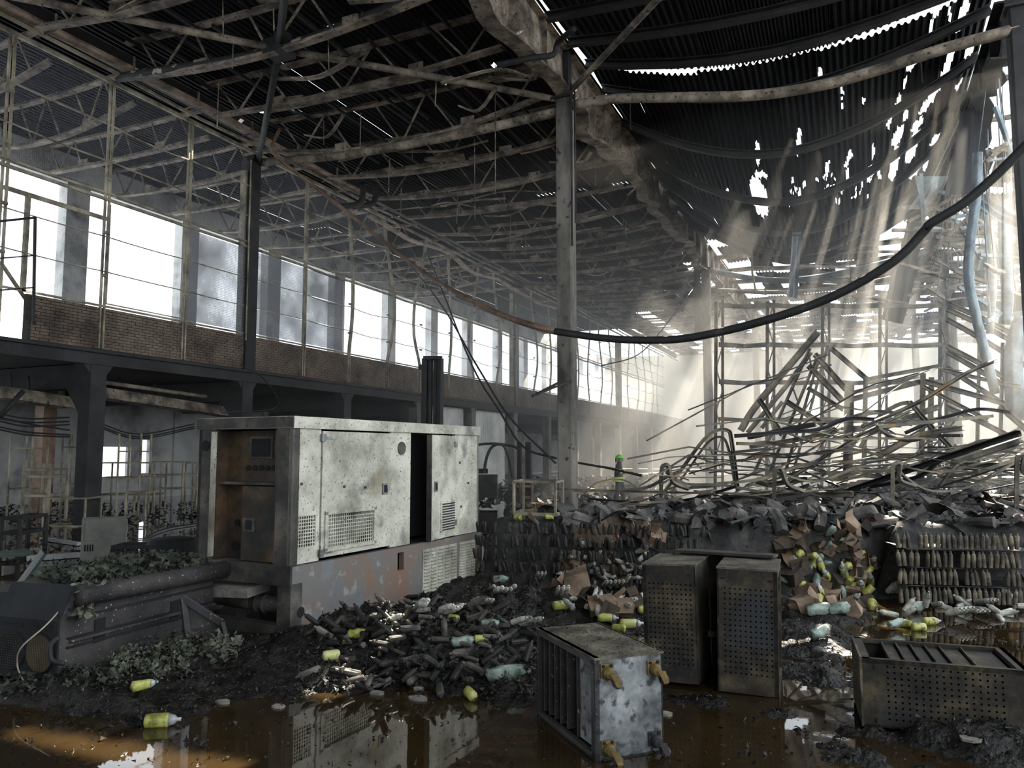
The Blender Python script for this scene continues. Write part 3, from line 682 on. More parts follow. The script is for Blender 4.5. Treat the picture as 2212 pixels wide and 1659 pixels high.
tube_thing('tie_tube', [(LX + .1, 39, 11.1), (-12, 39, 10.6), (CX_ - .2, 39, 10.9)], .13, mt['ash_steel'], 'distant tie tube reaching the second concrete column')
tube_thing('tie_tube', [(CX_ + .2, 39, 10.9), (-3, 38.6, 10.0), (.5, 38.4, 10.2), (RX + .3, 38.8, 11.0)], .15, mt['roof_blue'], 'blue-grey bent tie tube below the lower edge of the hanging roof')
tube_thing('tie_tube', [(CX_ + .2, 41.5, 10.4), (-3, 41, 9.9), (.5, 41, 10.0), (RX + .3, 41, 10.6)], .11, mt['ash_steel'], 'scorched tie tube just beyond the hanging roof')
tube_thing('bent_bracket', [atY(1240, 62, 15.5), atY(1205, 92, 16), atY(1195, 118, 16), atY(1150, 125, 15.8), atY(1075, 140, 15.6)], .07, mt['black_steel'], 'kinked dark pipe crossing in front of the girder above the column', 'pipe', k=3)
# pipe gooseneck pair high on the far left wall
for dx in (0, 28):
    tube_thing('gooseneck_pipe', [atX(784 + dx, 395, LX + 1.2), atX(782 + dx, 430, LX + 1.2), atX(770 + dx, 442, LX + 1.2), atX(735 + dx, 446, LX + 1.0)], .11, mt['black_steel'], 'black hooked pipe high by the glazed wall, one of a pair', 'pipe', 'pair of hooked pipes')
# the long drooping hose
H = [atX(604, 278, LX + 1.5), atX(591, 330, LX + 1.4), atX(660, 388, LX + 1.6), atX(760, 466, -14.6), atY(900, 578, 20.5), atY(1010, 645, 18.6), atY(1110, 690, 17.4), atY(1200, 716, 16.8), atY(1300, 730, 16.6), atY(1400, 735, 16.4),
     atY(1500, 728, 16.2), atY(1650, 693, 16.0), atY(1800, 640, 15.8), atY(1930, 565, 15.6), atY(1996, 500, 15.5), atY(2012, 482, 15.4), atY(2080, 440, 15.3), atY(2150, 380, 15.2), atY(2230, 300, 15.0)]
single('drooping_pipe', MB().tube(catmull(H[:8], 5), .065, 8, scale=[.8 + .5 * k / 35 for k in range(36)]), mt['copper'], 'brown scorched pipe swooping down from the glazed wall to the hose', 'pipe', smooth=True)
single('drooping_hose', MB().tube(catmull(H[7:], 6), .085, 10), mt['rubber'], 'thick black hose sagging across the hall in front of the column', 'hose', smooth=True)
# slack wires
def wire(pts, r, label, m=None, group=None): return single('wire', MB().tube(catmull(pts, 7), r, 5), m or mt['rubber'], label, 'wire', group, smooth=True)
wire([atY(830, 510, 30), atY(940, 640, 24), atY(1030, 790, 20), atY(1100, 900, 18.4), atY(1200, 1000, 17.5)], .03, 'slack black wire crossing down toward the foot of middle column, left one')
wire([atY(912, 520, 30), atY(960, 640, 25), atY(1020, 790, 21), atY(1080, 890, 19), atY(1130, 965, 18.2), atY(1202, 990, 17.6)], .03, 'slack black wire crossing down toward the foot of middle column, right one')
wire([atY(1250, 1000, 17.6), atY(1320, 1012, 16), atY(1385, 1027, 14.5)], .028, 'taut black wire running from the middle column to the rubble')
wire([atY(1500, 620, 37), atY(1440, 700, 30), atY(1380, 765, 26), atY(1300, 790, 24)], .02, 'thin wire slung diagonally behind the hose')
wire([atY(1025, 300, 20), atY(1026, 480, 20)], .015, 'thin hanging wire left of the middle column', mt['ash_steel'])
wire([atY(1070, 140, 18), atY(1070, 420, 18)], .012, 'thin long wire hanging beside the middle column', mt['ash_steel'])
wire([(LX + .5, 17.5, 4.35), (LX + .6, 18.4, 4.0), (LX + .4, 19.2, 3.2), (LX + .3, 17.0, 2.9)], .02, 'looped cable hanging from the edge beam behind the generator')

# ------------------------------------------------------------------ far end, far aisles
mb = MB(); mb.bb(-26, 22, 84, 84.4, 0, 5.2); mb.bb(-26, 22, 84, 84.4, 9.5, 12.5)
for xa, xb in ((-26, -9), (-8, -4.5), (-3.4, .6), (3.4, 8.5), (11.5, 22)): mb.bb(xa, xb, 84, 84.4, 5.2, 9.5)
mb2 = MB(); mb2.bb(-26, RX, -16.4, -16, 0, 12.5)  # unseen wall added behind the viewpoint to block light from that side
struct('wall_light_block', mb2, mt['concrete_dark'], 'unseen soot-black end wall added behind the viewpoint to cut light from behind')
struct('wall_back', mb, mt['far_wall'], 'pale sunlit end wall far down the hall')
mb = MB()
for i in range(7): mb.bb(15.5, 15.9, 26 + i * 9, 26.6 + i * 9, 0, 11)
mb.bb(15.5, 15.9, 26, 84, 0, 2.4)
struct('wall_right', mb, mt['far_wall'], 'low remains of the right-hand wall with piers')
# white corrugated partition and dark roller door between the far ground columns
def corr_wall(name, x, y0, y1, z0, z1, m, label, pitch=.22, amp=.03):
    n = int((y1 - y0) / pitch) * 4; prof = [0, 1, 1, 0]
    g = MB().grid(lambda u, v: (x + amp * (2 * prof[int(round(u * n)) % 4] - 1), y0 + (y1 - y0) * u, z0 + (z1 - z0) * v), n, 1)
    return single(name, g, m, label, 'partition')
corr_wall('corrugated_partition', LX - .5, 29.2, 34.0, 0, 3.9, mt['white_sheet'], 'white corrugated sheet partition behind the forklift, left panel')
corr_wall('corrugated_partition', LX - .5, 34.7, 38.6, 0, 3.9, mt['white_sheet'], 'white corrugated sheet partition behind the forklift, right panel')
corr_wall('roller_door', LX - .2, 46.5, 53, 0, 3.9, mt['green_sheet'], 'dark green corrugated door far along under the brick band')
# haze
hz = MB().bb(-25.2, 6.5, 15.5, 83.5, .02, 8.8)
hm = bpy.data.materials.new('smoke'); hm.use_nodes = True; t = hm.node_tree; t.nodes.remove(t.nodes['Principled BSDF'])
vsn = t.nodes.new('ShaderNodeVolumeScatter'); vsn.inputs['Density'].default_value = .013; vsn.inputs['Color'].default_value = (.97, .96, .93, 1); vsn.inputs['Anisotropy'].default_value = .5
t.links.new(vsn.outputs[0], t.nodes['Material Output'].inputs['Volume'])
o = link('smoke_haze', hz.mesh('smoke_haze'), hm); tag(o, 'thin smoke haze hanging in the hall', 'smoke', None, 'stuff')
# ------------------------------------------------------------------ materials of the goods
mt.update(
    gen_pale=M('heat_bleached_panel', [(.10, .097, .08), (.30, .29, .235), (.50, .485, .41)], 1.6, .7, bump=.06, ramp=(.28, .6), spots=[(40, .60, .68, (.10, .10, .09)), (1.3, .60, .74, (.20, .17, .105)), (2.1, .62, .75, (.06, .06, .055))]),
    gen_front=M('sooted_panel', [(.012, .0115, .0105), (.038, .035, .030), (.10, .09, .074)], 2.4, .75, bump=.12, spots=[(3.1, .62, .72, (.13, .07, .03)), (30, .60, .7, (.02, .02, .018))]),
    gen_rust=M('rusted_control_panel', [(.010, .009, .008), (.028, .020, .013), (.085, .050, .024)], 2.6, .8, bump=.2, spots=[(5, .6, .68, (.02, .018, .016))]),
    gen_base=M('scoured_base_panel', [(.11, .12, .13), (.13, .125, .12), (.15, .115, .095), (.17, .105, .075)], 1.9, .65, metal=.2, bump=.1, spots=[(9, .6, .7, (.22, .22, .21)), (1.9, .6, .7, (.15, .17, .18))], stretch=(1, 1, .6)),
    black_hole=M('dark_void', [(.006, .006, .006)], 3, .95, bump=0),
    cabinet=M('scorched_tool_cabinet', [(.007, .0065, .006), (.024, .020, .014), (.080, .063, .035)], 4.2, .75, metal=.2, bump=.15, spots=[(26, .58, .68, (.03, .027, .022)), (1.7, .60, .70, (.025, .027, .03))]),
    cabinet_top=M('ash_dusted_cabinet_top', [(.022, .019, .014), (.07, .06, .042), (.14, .12, .085)], 5, .9, bump=.8, bscale=40),
    zinc=M('bare_zinc_plate', [(.06, .065, .07), (.17, .18, .185), (.34, .355, .36)], 3.4, .45, metal=.55, bump=.08, spots=[(18, .54, .66, (.05, .052, .055)), (5, .6, .7, (.08, .08, .078))]),
    caster=M('rusted_caster', [(.05, .035, .012), (.20, .14, .05)], 6, .55, metal=.4, bump=.2),
    machine=M('burnt_machine_casing', [(.012, .011, .011), (.032, .028, .027), (.060, .052, .05)], 2.2, .75, bump=.3, spots=[(40, .66, .70, (.30, .29, .27)), (1.5, .6, .7, (.035, .037, .045))]),
    machine_end=M('charred_machine_end', [(.006, .0065, .0075), (.016, .018, .021)], 2.4, .7, bump=.12, spec=.2),
    grille_brown=M('brown_fan_disc', [(.06, .045, .022), (.13, .10, .05)], 4, .8),
    leaf=M('wilted_green_leaves', [(.014, .016, .011), (.05, .056, .037), (.15, .16, .115)], 7, .7, bump=.3),
    leaf_dark=M('dark_green_leaves', [(.008, .0105, .007), (.024, .029, .019), (.07, .078, .052)], 7, .7, bump=.3),
    card=M('damp_cardboard', [(.06, .042, .03), (.20, .14, .095), (.32, .235, .165)], 2.2, .9, bump=.1),
    card_dark=M('charred_cardboard', [(.02, .017, .014), (.09, .062, .042)], 2.5, .9, bump=.2),
    white_pl=M('sooted_white_plastic', [(.06, .058, .05), (.30, .29, .25), (.56, .55, .48)], 4, .45, bump=.05, spots=[(9, .62, .7, (.16, .13, .08))]),
    yellow_pl=M('dirty_yellow_plastic', [(.13, .13, .03), (.36, .36, .085), (.44, .44, .20)], 7, .4, bump=.05, spots=[(15, .56, .66, (.07, .062, .025))]),
    green_pl=M('pale_green_plastic', [(.05, .07, .055), (.17, .22, .185), (.36, .42, .37)], 7, .35, bump=.1, spots=[(14, .6, .68, (.04, .035, .025))]),
    vivid_green=M('vivid_green_plastic', [(.02, .22, .05), (.05, .38, .10)], 4, .4),
    clear_pl=M('cloudy_clear_plastic', [(.20, .21, .21), (.40, .42, .42)], 5, .25),
    char_bottle=M('charred_bottle', [(.005, .005, .0045), (.017, .015, .012), (.085, .072, .05)], 3.5, .65, bump=.3, ramp=(.40, .72)),
    char_bottle2=M('ash_grey_bottle', [(.010, .0095, .009), (.04, .036, .03), (.15, .135, .11)], 4, .65, bump=.25),
    stone=M('broken_render', [(.10, .095, .08), (.22, .21, .18)], 8, .9, bump=.6),
    beige_box=M('beige_metal_case', [(.08, .08, .072), (.17, .165, .145)], 1.5, .8, bump=.06),
    pale_box=M('pale_metal_case', [(.20, .21, .21), (.36, .365, .36)], 1.5, .8, bump=.06),
    black_pl=M('black_crate_plastic', [(.010, .010, .011), (.020, .020, .022)], 3, .5),
    dark_green=M('dark_green_crate', [(.008, .022, .016), (.02, .045, .032)], 3, .55),
)
# ------------------------------------------------------------------ generator
GO = V(-4.91, 5.85, 0); GA = R(-3.0); GL, GW, GH, GS = 3.58, 1.26, 2.10, .69
gen = empty('generator', GO, GA); tag(gen, 'large burnt generator set in a pale scorched metal enclosure', 'generator')
def gp(name, mb, m, parent=None, label=None, smooth=False): return part(name, mb, m, parent or gen, smooth=smooth, world=False, label=label)
lid = MB().bb(-GW - .02, .02, -.01, GL + .01, 1.985, GH); gp('roof_panel', lid, mt['gen_pale'])
gp('roof_edge', MB().bb(-GW - .022, .022, -.022, -.008, 1.99, GH - .005), mt['gen_front'])
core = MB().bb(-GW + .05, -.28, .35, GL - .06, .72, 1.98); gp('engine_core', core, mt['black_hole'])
gp('rear_wall', MB().bb(-GW, 0, GL - .04, GL, GS, 1.985), mt['gen_pale']); gp('back_panel', MB().bb(-GW, -GW + .04, .0, GL, GS, 1.985), mt['gen_front'])
# right side, left to right: panel with grille, door, panel with round badge, open gap, door ajar, end panel
def wall_with_hole(x0, x1, y0, y1, z0, z1, hy0, hy1, hz0, hz1):
    m_ = MB(); m_.bb(x0, x1, y0, hy0, z0, z1); m_.bb(x0, x1, hy1, y1, z0, z1); m_.bb(x0, x1, hy0, hy1, z0, hz0); m_.bb(x0, x1, hy0, hy1, hz1, z1); return m_
p_ = gp('side_panel', wall_with_hole(-.04, 0, 0, .40, GS, 1.985, .09, .35, .84, 1.14), mt['gen_pale'])
def mesh_grille(y0, y1, z0, z1, x, n, mname, parent):
    g = MB()
    for k in range(n + 1): g.bb(x - .004, x + .004, y0 + (y1 - y0) * k / n - .005, y0 + (y1 - y0) * k / n + .005, z0, z1)
    nz = max(2, int(n * (z1 - z0) / (y1 - y0)))
    for k in range(nz + 1): g.bb(x - .005, x + .005, y0, y1, z0 + (z1 - z0) * k / nz - .005, z0 + (z1 - z0) * k / nz + .005)
    return gp(mname, g, mt['gen_pale'], parent)
mesh_grille(.09, .35, .84, 1.14, -.012, 8, 'grille', p_)
gp('backing', MB().bb(-.16, -.14, .05, .38, .76, 1.2), mt['gen_front'], p_)
door = gp('door', wall_with_hole(-.03, .012, .415, 1.565, .715, 1.965, .50, 1.25, .80, 1.13), mt['gen_pale'], label='pale scorched access door with a wire grille')
mesh_grille(.50, 1.25, .80, 1.13, .004, 22, 'grille', door)
fr = MB()
for a in ((.46, .50, .77, 1.16), (1.25, 1.29, .77, 1.16), (.46, 1.29, 1.13, 1.17), (.46, 1.29, .765, .80)): fr.bb(.012, .028, *a)
gp('grille_frame', fr, mt['gen_pale'], door); gp('backing', MB().bb(-.12, -.10, .44, .90, .74, 1.2).box((-.11, 1.05, .9), (.02, .5, .22), Euler((.5, 0, 0)).to_matrix()), mt['gen_pale'], door)
gp('backing', MB().bb(-.16, -.15, .44, 1.3, .74, 1.2), mt['gen_front'], door)
gp('lock', MB().bb(.012, .024, 1.40, 1.50, 1.29, 1.41), mt['zinc'], door); gp('lock_slot', MB().bb(.02, .027, 1.425, 1.478, 1.31, 1.39), mt['black_hole'], door)
for z in (1.90, .76):
    gp('hinge', MB().bb(.0, .03, .385, .445, z - .035, z + .035).bb(.012, .02, .44, .58, z - .012, z + .012), mt['zinc'], door)
gp('side_panel', MB().bb(-.04, 0, 1.575, 1.965, GS, 1.985), mt['gen_pale'])
bd = MB()
for s in (-1, 1): bd.bb(0, .008, 1.775 + s * .035 - .03, 1.775 + s * .035 + .03, 1.75, 1.85)
bd.bb(0, .009, 1.71, 1.84, 1.77, 1.79); bd.bb(0, .009, 1.71, 1.84, 1.81, 1.83)
gp('round_vent', MB().lathe([(.075, 0), (.075, .012)], 16, (0, 1.775, 1.80), Matrix.Rotation(R(90), 3, 'Y')), mt['gen_front']); gp('vent_bars', bd, mt['zinc'])
dr = empty('door', (0, 2.955, 0), R(7)); dr.parent = gen
gp('leaf', MB().bb(-.03, .015, -.69, 0, .70, 1.965), mt['gen_pale'], dr, 'pale scorched access door standing ajar')
gp('door_edge', MB().bb(-.05, .016, -.70, -.688, .70, 1.965), mt['gen_front'], dr)
lv = MB().bb(.013, .026, -.44, -.03, .77, 1.15)
gp('louvre_plate', lv, mt['gen_pale'], dr)
for k in range(11): gp('louvre', MB().box((.034, -.235, .80 + k * .0315), (.012, .35, .012), Euler((0, .5, 0)).to_matrix()), mt['gen_front'] if k % 1 else mt['concrete_dark'], dr)
gp('lock', MB().bb(.015, .026, -.62, -.54, 1.28, 1.40), mt['zinc'], dr); gp('lock_slot', MB().bb(.022, .03, -.60, -.56, 1.30, 1.38), mt['black_hole'], dr)
for z in (1.86, .86): gp('hinge', MB().bb(.0, .03, -.04, .03, z - .035, z + .035), mt['zinc'], dr)
gp('side_panel', MB().bb(-.04, 0, 2.965, GL, GS, 1.985), mt['gen_pale'])
for y, z in ((3.08, 1.62), (3.3, 1.35), (3.12, 1.05), (.13, 1.45), (.75, 1.40), (1.1, 1.38)):
    gp('bolt', MB().lathe([(.014, 0), (.014, .012)], 8, (.001 if not .41 < y < 1.57 else .012, y, z), Matrix.Rotation(R(90), 3, 'Y')), mt['gen_front'])
# base tank
base = gp('base_tank', wall_with_hole(-.03, .035, 0, GL + .04, .02, GS - .01, 1.68, 1.80, .42, .62), mt['gen_base'])
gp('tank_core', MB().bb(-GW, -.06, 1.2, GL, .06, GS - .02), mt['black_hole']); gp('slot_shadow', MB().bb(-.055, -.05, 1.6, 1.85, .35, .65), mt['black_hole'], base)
for (ya, yb2, za, zb2, nc) in ((2.18, 2.95, .06, .60, 5), (3.02, 3.42, .13, .60, 3)):
    lp = gp('louvre_plate', MB().bb(.035, .047, ya, yb2, za, zb2), mt['gen_pale'], base)
    st = MB()
    for c in range(nc):
        yc = ya + (yb2 - ya) * (c + .5) / nc
        for r_ in range(13):
            z = za + .03 + (zb2 - za - .06) * r_ / 12
            st.box((.052, yc, z), (.016, (yb2 - ya) / nc * .72, .014), Euler((0, .6, 0)).to_matrix())
    o = gp('louvre_row', st, mt['gen_pale'], base); o['kind'] = 'stuff'
for (y, z, r_) in ((.125, .245, .05), (3.5, .10, .045)):
    gp('lifting_hole', MB().lathe([(r_, 0), (r_, .004)], 16, (.035, y, z), Matrix.Rotation(R(90), 3, 'Y')), mt['black_hole'], base)
gp('fork_pocket', MB().bb(.036, .04, 1.0, 1.35, .02, .12).bb(.036, .04, 3.05, 3.25, .02, .12), mt['black_hole'], base)
for z in (1.25, 1.29): pass
# end towards the camera: posts, recessed rusty control cabinet, ledge, open skid
for x0, x1 in ((-GW, -1.02), (-.20, 0)): gp('corner_post', MB().bb(x0, x1, 0, .10, GS - .02, 1.985), mt['gen_front'])
gp('door_return', MB().bb(-1.04, -1.005, -.045, .0, .72, 1.96), mt['gen_pale'])
gp('round_port', MB().lathe([(.055, 0), (.055, .006)], 18, (-1.165, -.003, 1.82), Matrix.Rotation(R(90), 3, 'X')), mt['black_hole'])
cp = gp('control_panel', MB().bb(-1.0, -.2, .14, .17, 1.46, 1.97), mt['gen_rust'], label='rusty control panel with a burnt-out display')
gp('display', MB().bb(-.66, -.41, .125, .14, 1.71, 1.89), mt['black_hole'], cp); gp('display_frame', MB().bb(-.69, -.38, .130, .14, 1.69, 1.91), mt['gen_front'], cp)
for k in range(5): gp('gauge', MB().lathe([(.028, 0), (.028, .012)], 12, (-.70 + k * .085, .138, 1.60), Matrix.Rotation(R(90), 3, 'X')), mt['black_hole'], cp)
gp('panel_ledge', MB().bb(-1.0, -.2, .02, .16, 1.435, 1.46), mt['gen_front'])
gp('terminal_wall', MB().bb(-1.0, -.2, .14, .17, .70, 1.435), mt['gen_rust'])
gp('side_lining', MB().bb(-1.02, -.99, .0, .16, .70, 1.97).bb(-.215, -.2, .0, .16, .70, 1.97), mt['gen_rust'])
cd = gp('cabinet_door', MB().bb(-.665, -.205, .03, .06, .70, 1.42), mt['gen_rust'], label='rusty lower cabinet door')
gp('lock', MB().bb(-.64, -.49, .02, .03, .98, 1.11), mt['gen_front'], cd); gp('lock_slot', MB().bb(-.60, -.52, .016, .021, 1.0, 1.09), mt['black_hole'], cd)
for x, z, r_ in ((-.83, 1.05, .035), (-.73, .98, .03), (-.85, .82, .05), (-.72, .76, .04)):
    gp('cable_port', MB().lathe([(r_, 0), (r_, .012)], 12, (x, .138, z), Matrix.Rotation(R(90), 3, 'X')), mt['black_hole'])
gp('end_ledge', MB().bb(-GW - .02, .03, -.02, .16, .50, .69), mt['gen_front'])
gp('skid_post', MB().bb(-.13, .036, -.015, .14, 0, .52), mt['gen_front']); gp('skid_post', MB().bb(-GW, -GW + .1, 0, .12, 0, .5), mt['gen_front'])
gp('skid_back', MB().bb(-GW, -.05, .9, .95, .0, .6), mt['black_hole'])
gp('exhaust_pipe', MB().tube([(-GW - .25, .25, .26), (-.1, .25, .26)], .075, 14).tube([(-.52, .25, .26), (-.50, .25, .26)], .10, 14).tube([(-.62, .25, .26), (-.60, .25, .26)], .10, 14), mt['machine'], smooth=True)
gp('pipe_wrap', MB().tube([(-.95, .25, .26), (-.7, .25, .26)], .082, 14), mt['gen_front'], smooth=True)
gp('skid_beam', MB().bb(-GW, -.1, .1, .22, .0, .10), mt['gen_front'])
sl = MB().box((-.82, .05, .41), (.70, .34, .09), Euler((.06, -.03, .12)).to_matrix())
gp('insulation_slab', sl, mt['stone'], label='charred crumbly insulation slab')
# ------------------------------------------------------------------ overturned cooling machine
MO = V(-5.60, 4.06, 0); mach = empty('cooling_unit', MO, R(4)); tag(mach, 'charred cooling unit on its side with two round fan grilles', 'cooling unit')
def mp_(name, mb, m, parent=None, smooth=False, label=None): return part(name, mb, m, parent or mach, smooth=smooth, world=False, label=label)
ML, MW = 1.66, .64
prof_ = [(0, .02), (0, .45), (.11, .71), (ML, .67), (ML, .05)]
body = MB().prism(prof_, -MW, 0, lambda a, b, c: (c, a, b)); mp_('casing', body, mt['machine'])
mp_('end_plate', MB().prism([(-.012, .47), (.10, .715), (.115, .715), (.002, .47)], -MW - .01, .01, lambda a, b, c: (c, a, b)), mt['machine_end'])
gpnl = mp_('grille_plate', MB().bb(-MW - .01, .012, -.014, .002, .02, .47), mt['machine_end'])
for xc, mm, nm in ((-.47, mt['black_hole'], 'dark fan opening'), (-.165, mt['grille_brown'], 'brown fan disc behind wire')):
    mp_('fan_opening', MB().lathe([(.14, 0), (.14, .006)], 24, (xc, -.016, .22), Matrix.Rotation(R(90), 3, 'X')), mm, label=nm)
    ring = MB().tube([(xc + .143 * math.cos(a * math.pi / 12), -.018, .22 + .143 * math.sin(a * math.pi / 12)) for a in range(25)], .008, 6); mp_('fan_ring', ring, mt['machine_end'])
    wr = MB()
    for k in range(-7, 8):
        d = k * .0185; h = math.sqrt(max(.14 ** 2 - d * d, 0))
        wr.bar((xc + d, -.024, .22 - h), (xc + d, -.024, .22 + h), .0022).bar((xc - h, -.026, .22 + d), (xc + h, -.026, .22 + d), .0022)
    o = mp_('wire_guard', wr, mt['machine']); o['kind'] = 'stuff'
for k in range(4): mp_('press_rib', MB().bb(-MW + .05 + (k % 2) * .31, -.36 + (k % 2) * .31, -.02, -.012, .41 + .02 * (k // 2), .42 + .02 * (k // 2)), mt['machine_end'])
mp_('edge_roll', MB().tube([(.02, .12, .64), (.02, ML + .12, .61)], .085, 12), mt['machine'], smooth=True)
for z in (.56, .49, .34, .27): mp_('side_rib', MB().box((.006, ML * .52, z - .015), (.016, ML * .95, .014)), mt['machine_end'])
mp_('side_flange', MB().bb(0, .035, .1, ML, .295, .315), mt['machine'])
for y in (.32, 1.12): mp_('slot', MB().bb(.002, .012, y, y + .10, .24, .42), mt['black_hole'])
hd = catmull([(.03, -.02, .36), (.0, -.06, .30), (.02, -.06, .20), (.10, -.02, .17)], 5); mp_('handle', MB().tube(hd, .018, 8), mt['black_steel'], smooth=True)
tube_thing('thin_cable', [atD(150, 1295, 6.0), atD(100, 1350, 5.8), atD(45, 1400, 5.7), atD(38, 1440, 5.75), atD(50, 1480, 5.6), atZ(10, 1510, .03)], .006, mt['frame_steel'], 'thin pale cable hanging over the end of the cooling unit', 'cable', n=5)
tube_thing('thin_cable', [atZ(180, 1475, .05), atD(195, 1445, 6.2), atD(213, 1430, 6.2), atZ(175, 1490, .05)], .005, mt['frame_steel'], 'thin looped wire on the mud beside the cooling unit', 'cable', n=5)
# leaves heaped on and around it (uncountable)
def leaves(name, n, place, m, label, s=(.04, .11)):
    mb = MB()
    for _ in range(n):
        c = place(); l = rnd.uniform(*s); w_ = l * rnd.uniform(.4, .8); rot = Euler((rnd.uniform(-1.1, 1.1), rnd.uniform(-1.1, 1.1), rnd.uniform(0, 6.3))).to_matrix()
        j = lambda k=1.0: rnd.uniform(-.45, .45) * l * k
        P = [(-l, j(), j()), (-l * .3, -w_ + j(), j()), (j(), j(.5), j(1.4)), (-l * .3, w_ + j(), j()), (l * .5, -w_ + j(), j(1.4)), (l * .5, w_ + j(), j(1.4)), (l, j(), j())]
        mb.add([c + rot @ Vector(p) for p in P], [(0, 1, 2), (0, 2, 3), (1, 4, 2), (4, 6, 2), (2, 6, 5), (2, 5, 3)])
    o = link(name, mb.mesh(name), m); tag(o, label, 'leaves', None, 'stuff'); return o
MR = Matrix.Rotation(R(4), 3, 'Z')
def on_machine():
    a = rnd.random() ** .9; x = -rnd.uniform(-.04, .60) ; y = .18 + 1.4 * a
    return MO + MR @ Vector((x, y, .705 + .09 * rnd.random() ** 1.5 * (1 - abs(a - .5)) + (.03 if x < -.1 else -.03)))
leaves('wilted_leaves', 1500, on_machine, mt['leaf_dark'], 'heap of dark wilted green leaves on top of the cooling unit', (.018, .05))
leaves('wilted_leaves', 60, lambda: MO + MR @ Vector((rnd.gauss(.04, .03), rnd.gauss(.22, .07), rnd.uniform(.46, .72))), mt['leaf'], 'pale green leaves hanging over the near corner of the cooling unit', (.018, .04))
def by_px(x0, x1, y0, y1, lift=.04):
    def f():
        p = hit(rnd.uniform(x0, x1), rnd.uniform(y0, y1)); p.z += rnd.random() * lift; return p
    return f
leaves('wilted_leaves', 900, by_px(240, 410, 1385, 1470, .10), mt['leaf'], 'pile of pale green leaves on the mud beside the cooling unit', (.010, .03))
leaves('wilted_leaves', 120, by_px(0, 75, 1440, 1510, .06), mt['leaf_dark'], 'dark green leaves on the mud at the left edge', (.012, .035))
leaves('wilted_leaves', 130, by_px(130, 260, 1450, 1490, .05), mt['leaf_dark'], 'dark green leaves under the near corner of the cooling unit', (.01, .03))
leaves('wilted_leaves', 200, by_px(405, 520, 1390, 1435, .10), mt['leaf'], 'greyish leaves heaped inside the triangular bracket', (.012, .035))
# triangular bracket
T = [atD(395, 1292, 6.6), atD(412, 1432, 6.45), atD(500, 1432, 6.5), atD(478, 1345, 6.6)]
brk = empty('triangular_bracket', atZ(450, 1440, 0)); tag(brk, 'upright triangular steel bracket beside the generator skid', 'bracket')
part('front_leg', MB().bar(T[0], T[1], .05, .03), mt['machine'], brk); part('sloping_arm', MB().bar(T[0], T[3], .04, .05).bar(T[3], T[2], .04, .04), mt['machine'], brk); part('foot_bar', MB().bar(T[1], T[2], .05, .03), mt['machine'], brk)
nn = _fw * .02
pl = [T[0], atD(478, 1345, 6.6), atD(470, 1372, 6.6), atD(440, 1385, 6.6), atD(402, 1365, 6.55)]
part('web_plate', MB().add([p + nn for p in pl] + [p + nn * 1.6 for p in pl], [(4, 3, 2, 1, 0), (5, 6, 7, 8, 9)] + [(k, (k + 1) % 5, 5 + (k + 1) % 5, 5 + k) for k in range(5)]), mt['machine'], brk)

# ------------------------------------------------------------------ tool cabinets
CW, CD_, CH = .44, .64, .87
def perforated(w, h, m0, cols, rows, x0, x1, z0, z1, hs, t=.012):
    """flat sheet with real square holes, in the x-z plane"""
    xs = [0]; zs = [0]
    for c in range(cols):
        x = x0 + (x1 - x0) * c / (cols - 1); xs += [x - hs / 2, x + hs / 2]
    for r_ in range(rows):
        z = z0 + (z1 - z0) * r_ / (rows - 1); zs += [z - hs / 2, z + hs / 2]
    xs.append(w); zs.append(h); mb = MB()
    vs_ = [(x, 0, z) for x in xs for z in zs]; nz_ = len(zs); fs = []
    for i in range(len(xs) - 1):
        for j in range(len(zs) - 1):
            if i % 2 == 1 and j % 2 == 1: continue
            fs.append((i * nz_ + j, (i + 1) * nz_ + j, (i + 1) * nz_ + j + 1, i * nz_ + j + 1))
    return mb.add(vs_, fs)
def cabinet(name, loc, rz, label, w=CW, d=CD_, h=CH, rot=None, top=True, drawers_side=1, perf=True, lean=0.0, inset=.085):
    e = empty(name, loc, rz, rot if rot else (0, lean, rz)); tag(e, label, 'tool cabinet')
    P = lambda nm, mb, m, par=None, lb=None: part(nm, mb, m, par or e, world=False, label=lb)
    P('perforated_side', perforated(w, h, None, 10, 17, w * .13, w * .90, h * .16, h * .84, .0115), mt['cabinet'], None, 'scorched side panel with rows of square holes')
    for x in (w * .1, w * .88): P('slot', MB().bb(x - .016, x + .016, -.004, .003, h * .915, h * .928), mt['black_hole'])
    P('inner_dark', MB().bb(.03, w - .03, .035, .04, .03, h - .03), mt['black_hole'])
    P('top', MB().bb(-.004, w + .004, -.004, d, h - .002, h + .012), mt['cabinet_top'])
    P('base', MB().bb(0, w, .012, d, .0, .03), mt['cabinet'])
    P('rear_side', MB().bb(0, w, d - .012, d, 0, h), mt['cabinet']); 
    far = 0 if drawers_side > 0 else w - .012
    P('back', MB().bb(far, far + .012, 0, d, 0, h), mt['cabinet'])
    x = w if drawers_side > 0 else 0; s = drawers_side
    P('front_frame', MB().bb(x - .03 * s, x, 0, .035, 0, h).bb(x - .03 * s, x, d - .035, d, 0, h).bb(x - .03 * s, x, 0, d, h - .05, h).bb(x - .03 * s, x, 0, d, 0, .06), mt['cabinet'])
    zz = .08
    for k, hh in enumerate((.20, .13, .09, .09, .09, .09)):
        dr_ = P('drawer', MB().bb(x - (inset + .015) * s, x - inset * s, .04, d - .04, zz, zz + hh - .012), mt['cabinet'])
        P('drawer_lip', MB().bb(x - (inset + .015) * s, x - inset * .35 * s, .04, d - .04, zz + hh - .022, zz + hh - .012), mt['cabinet'], dr_); zz += hh
    return e
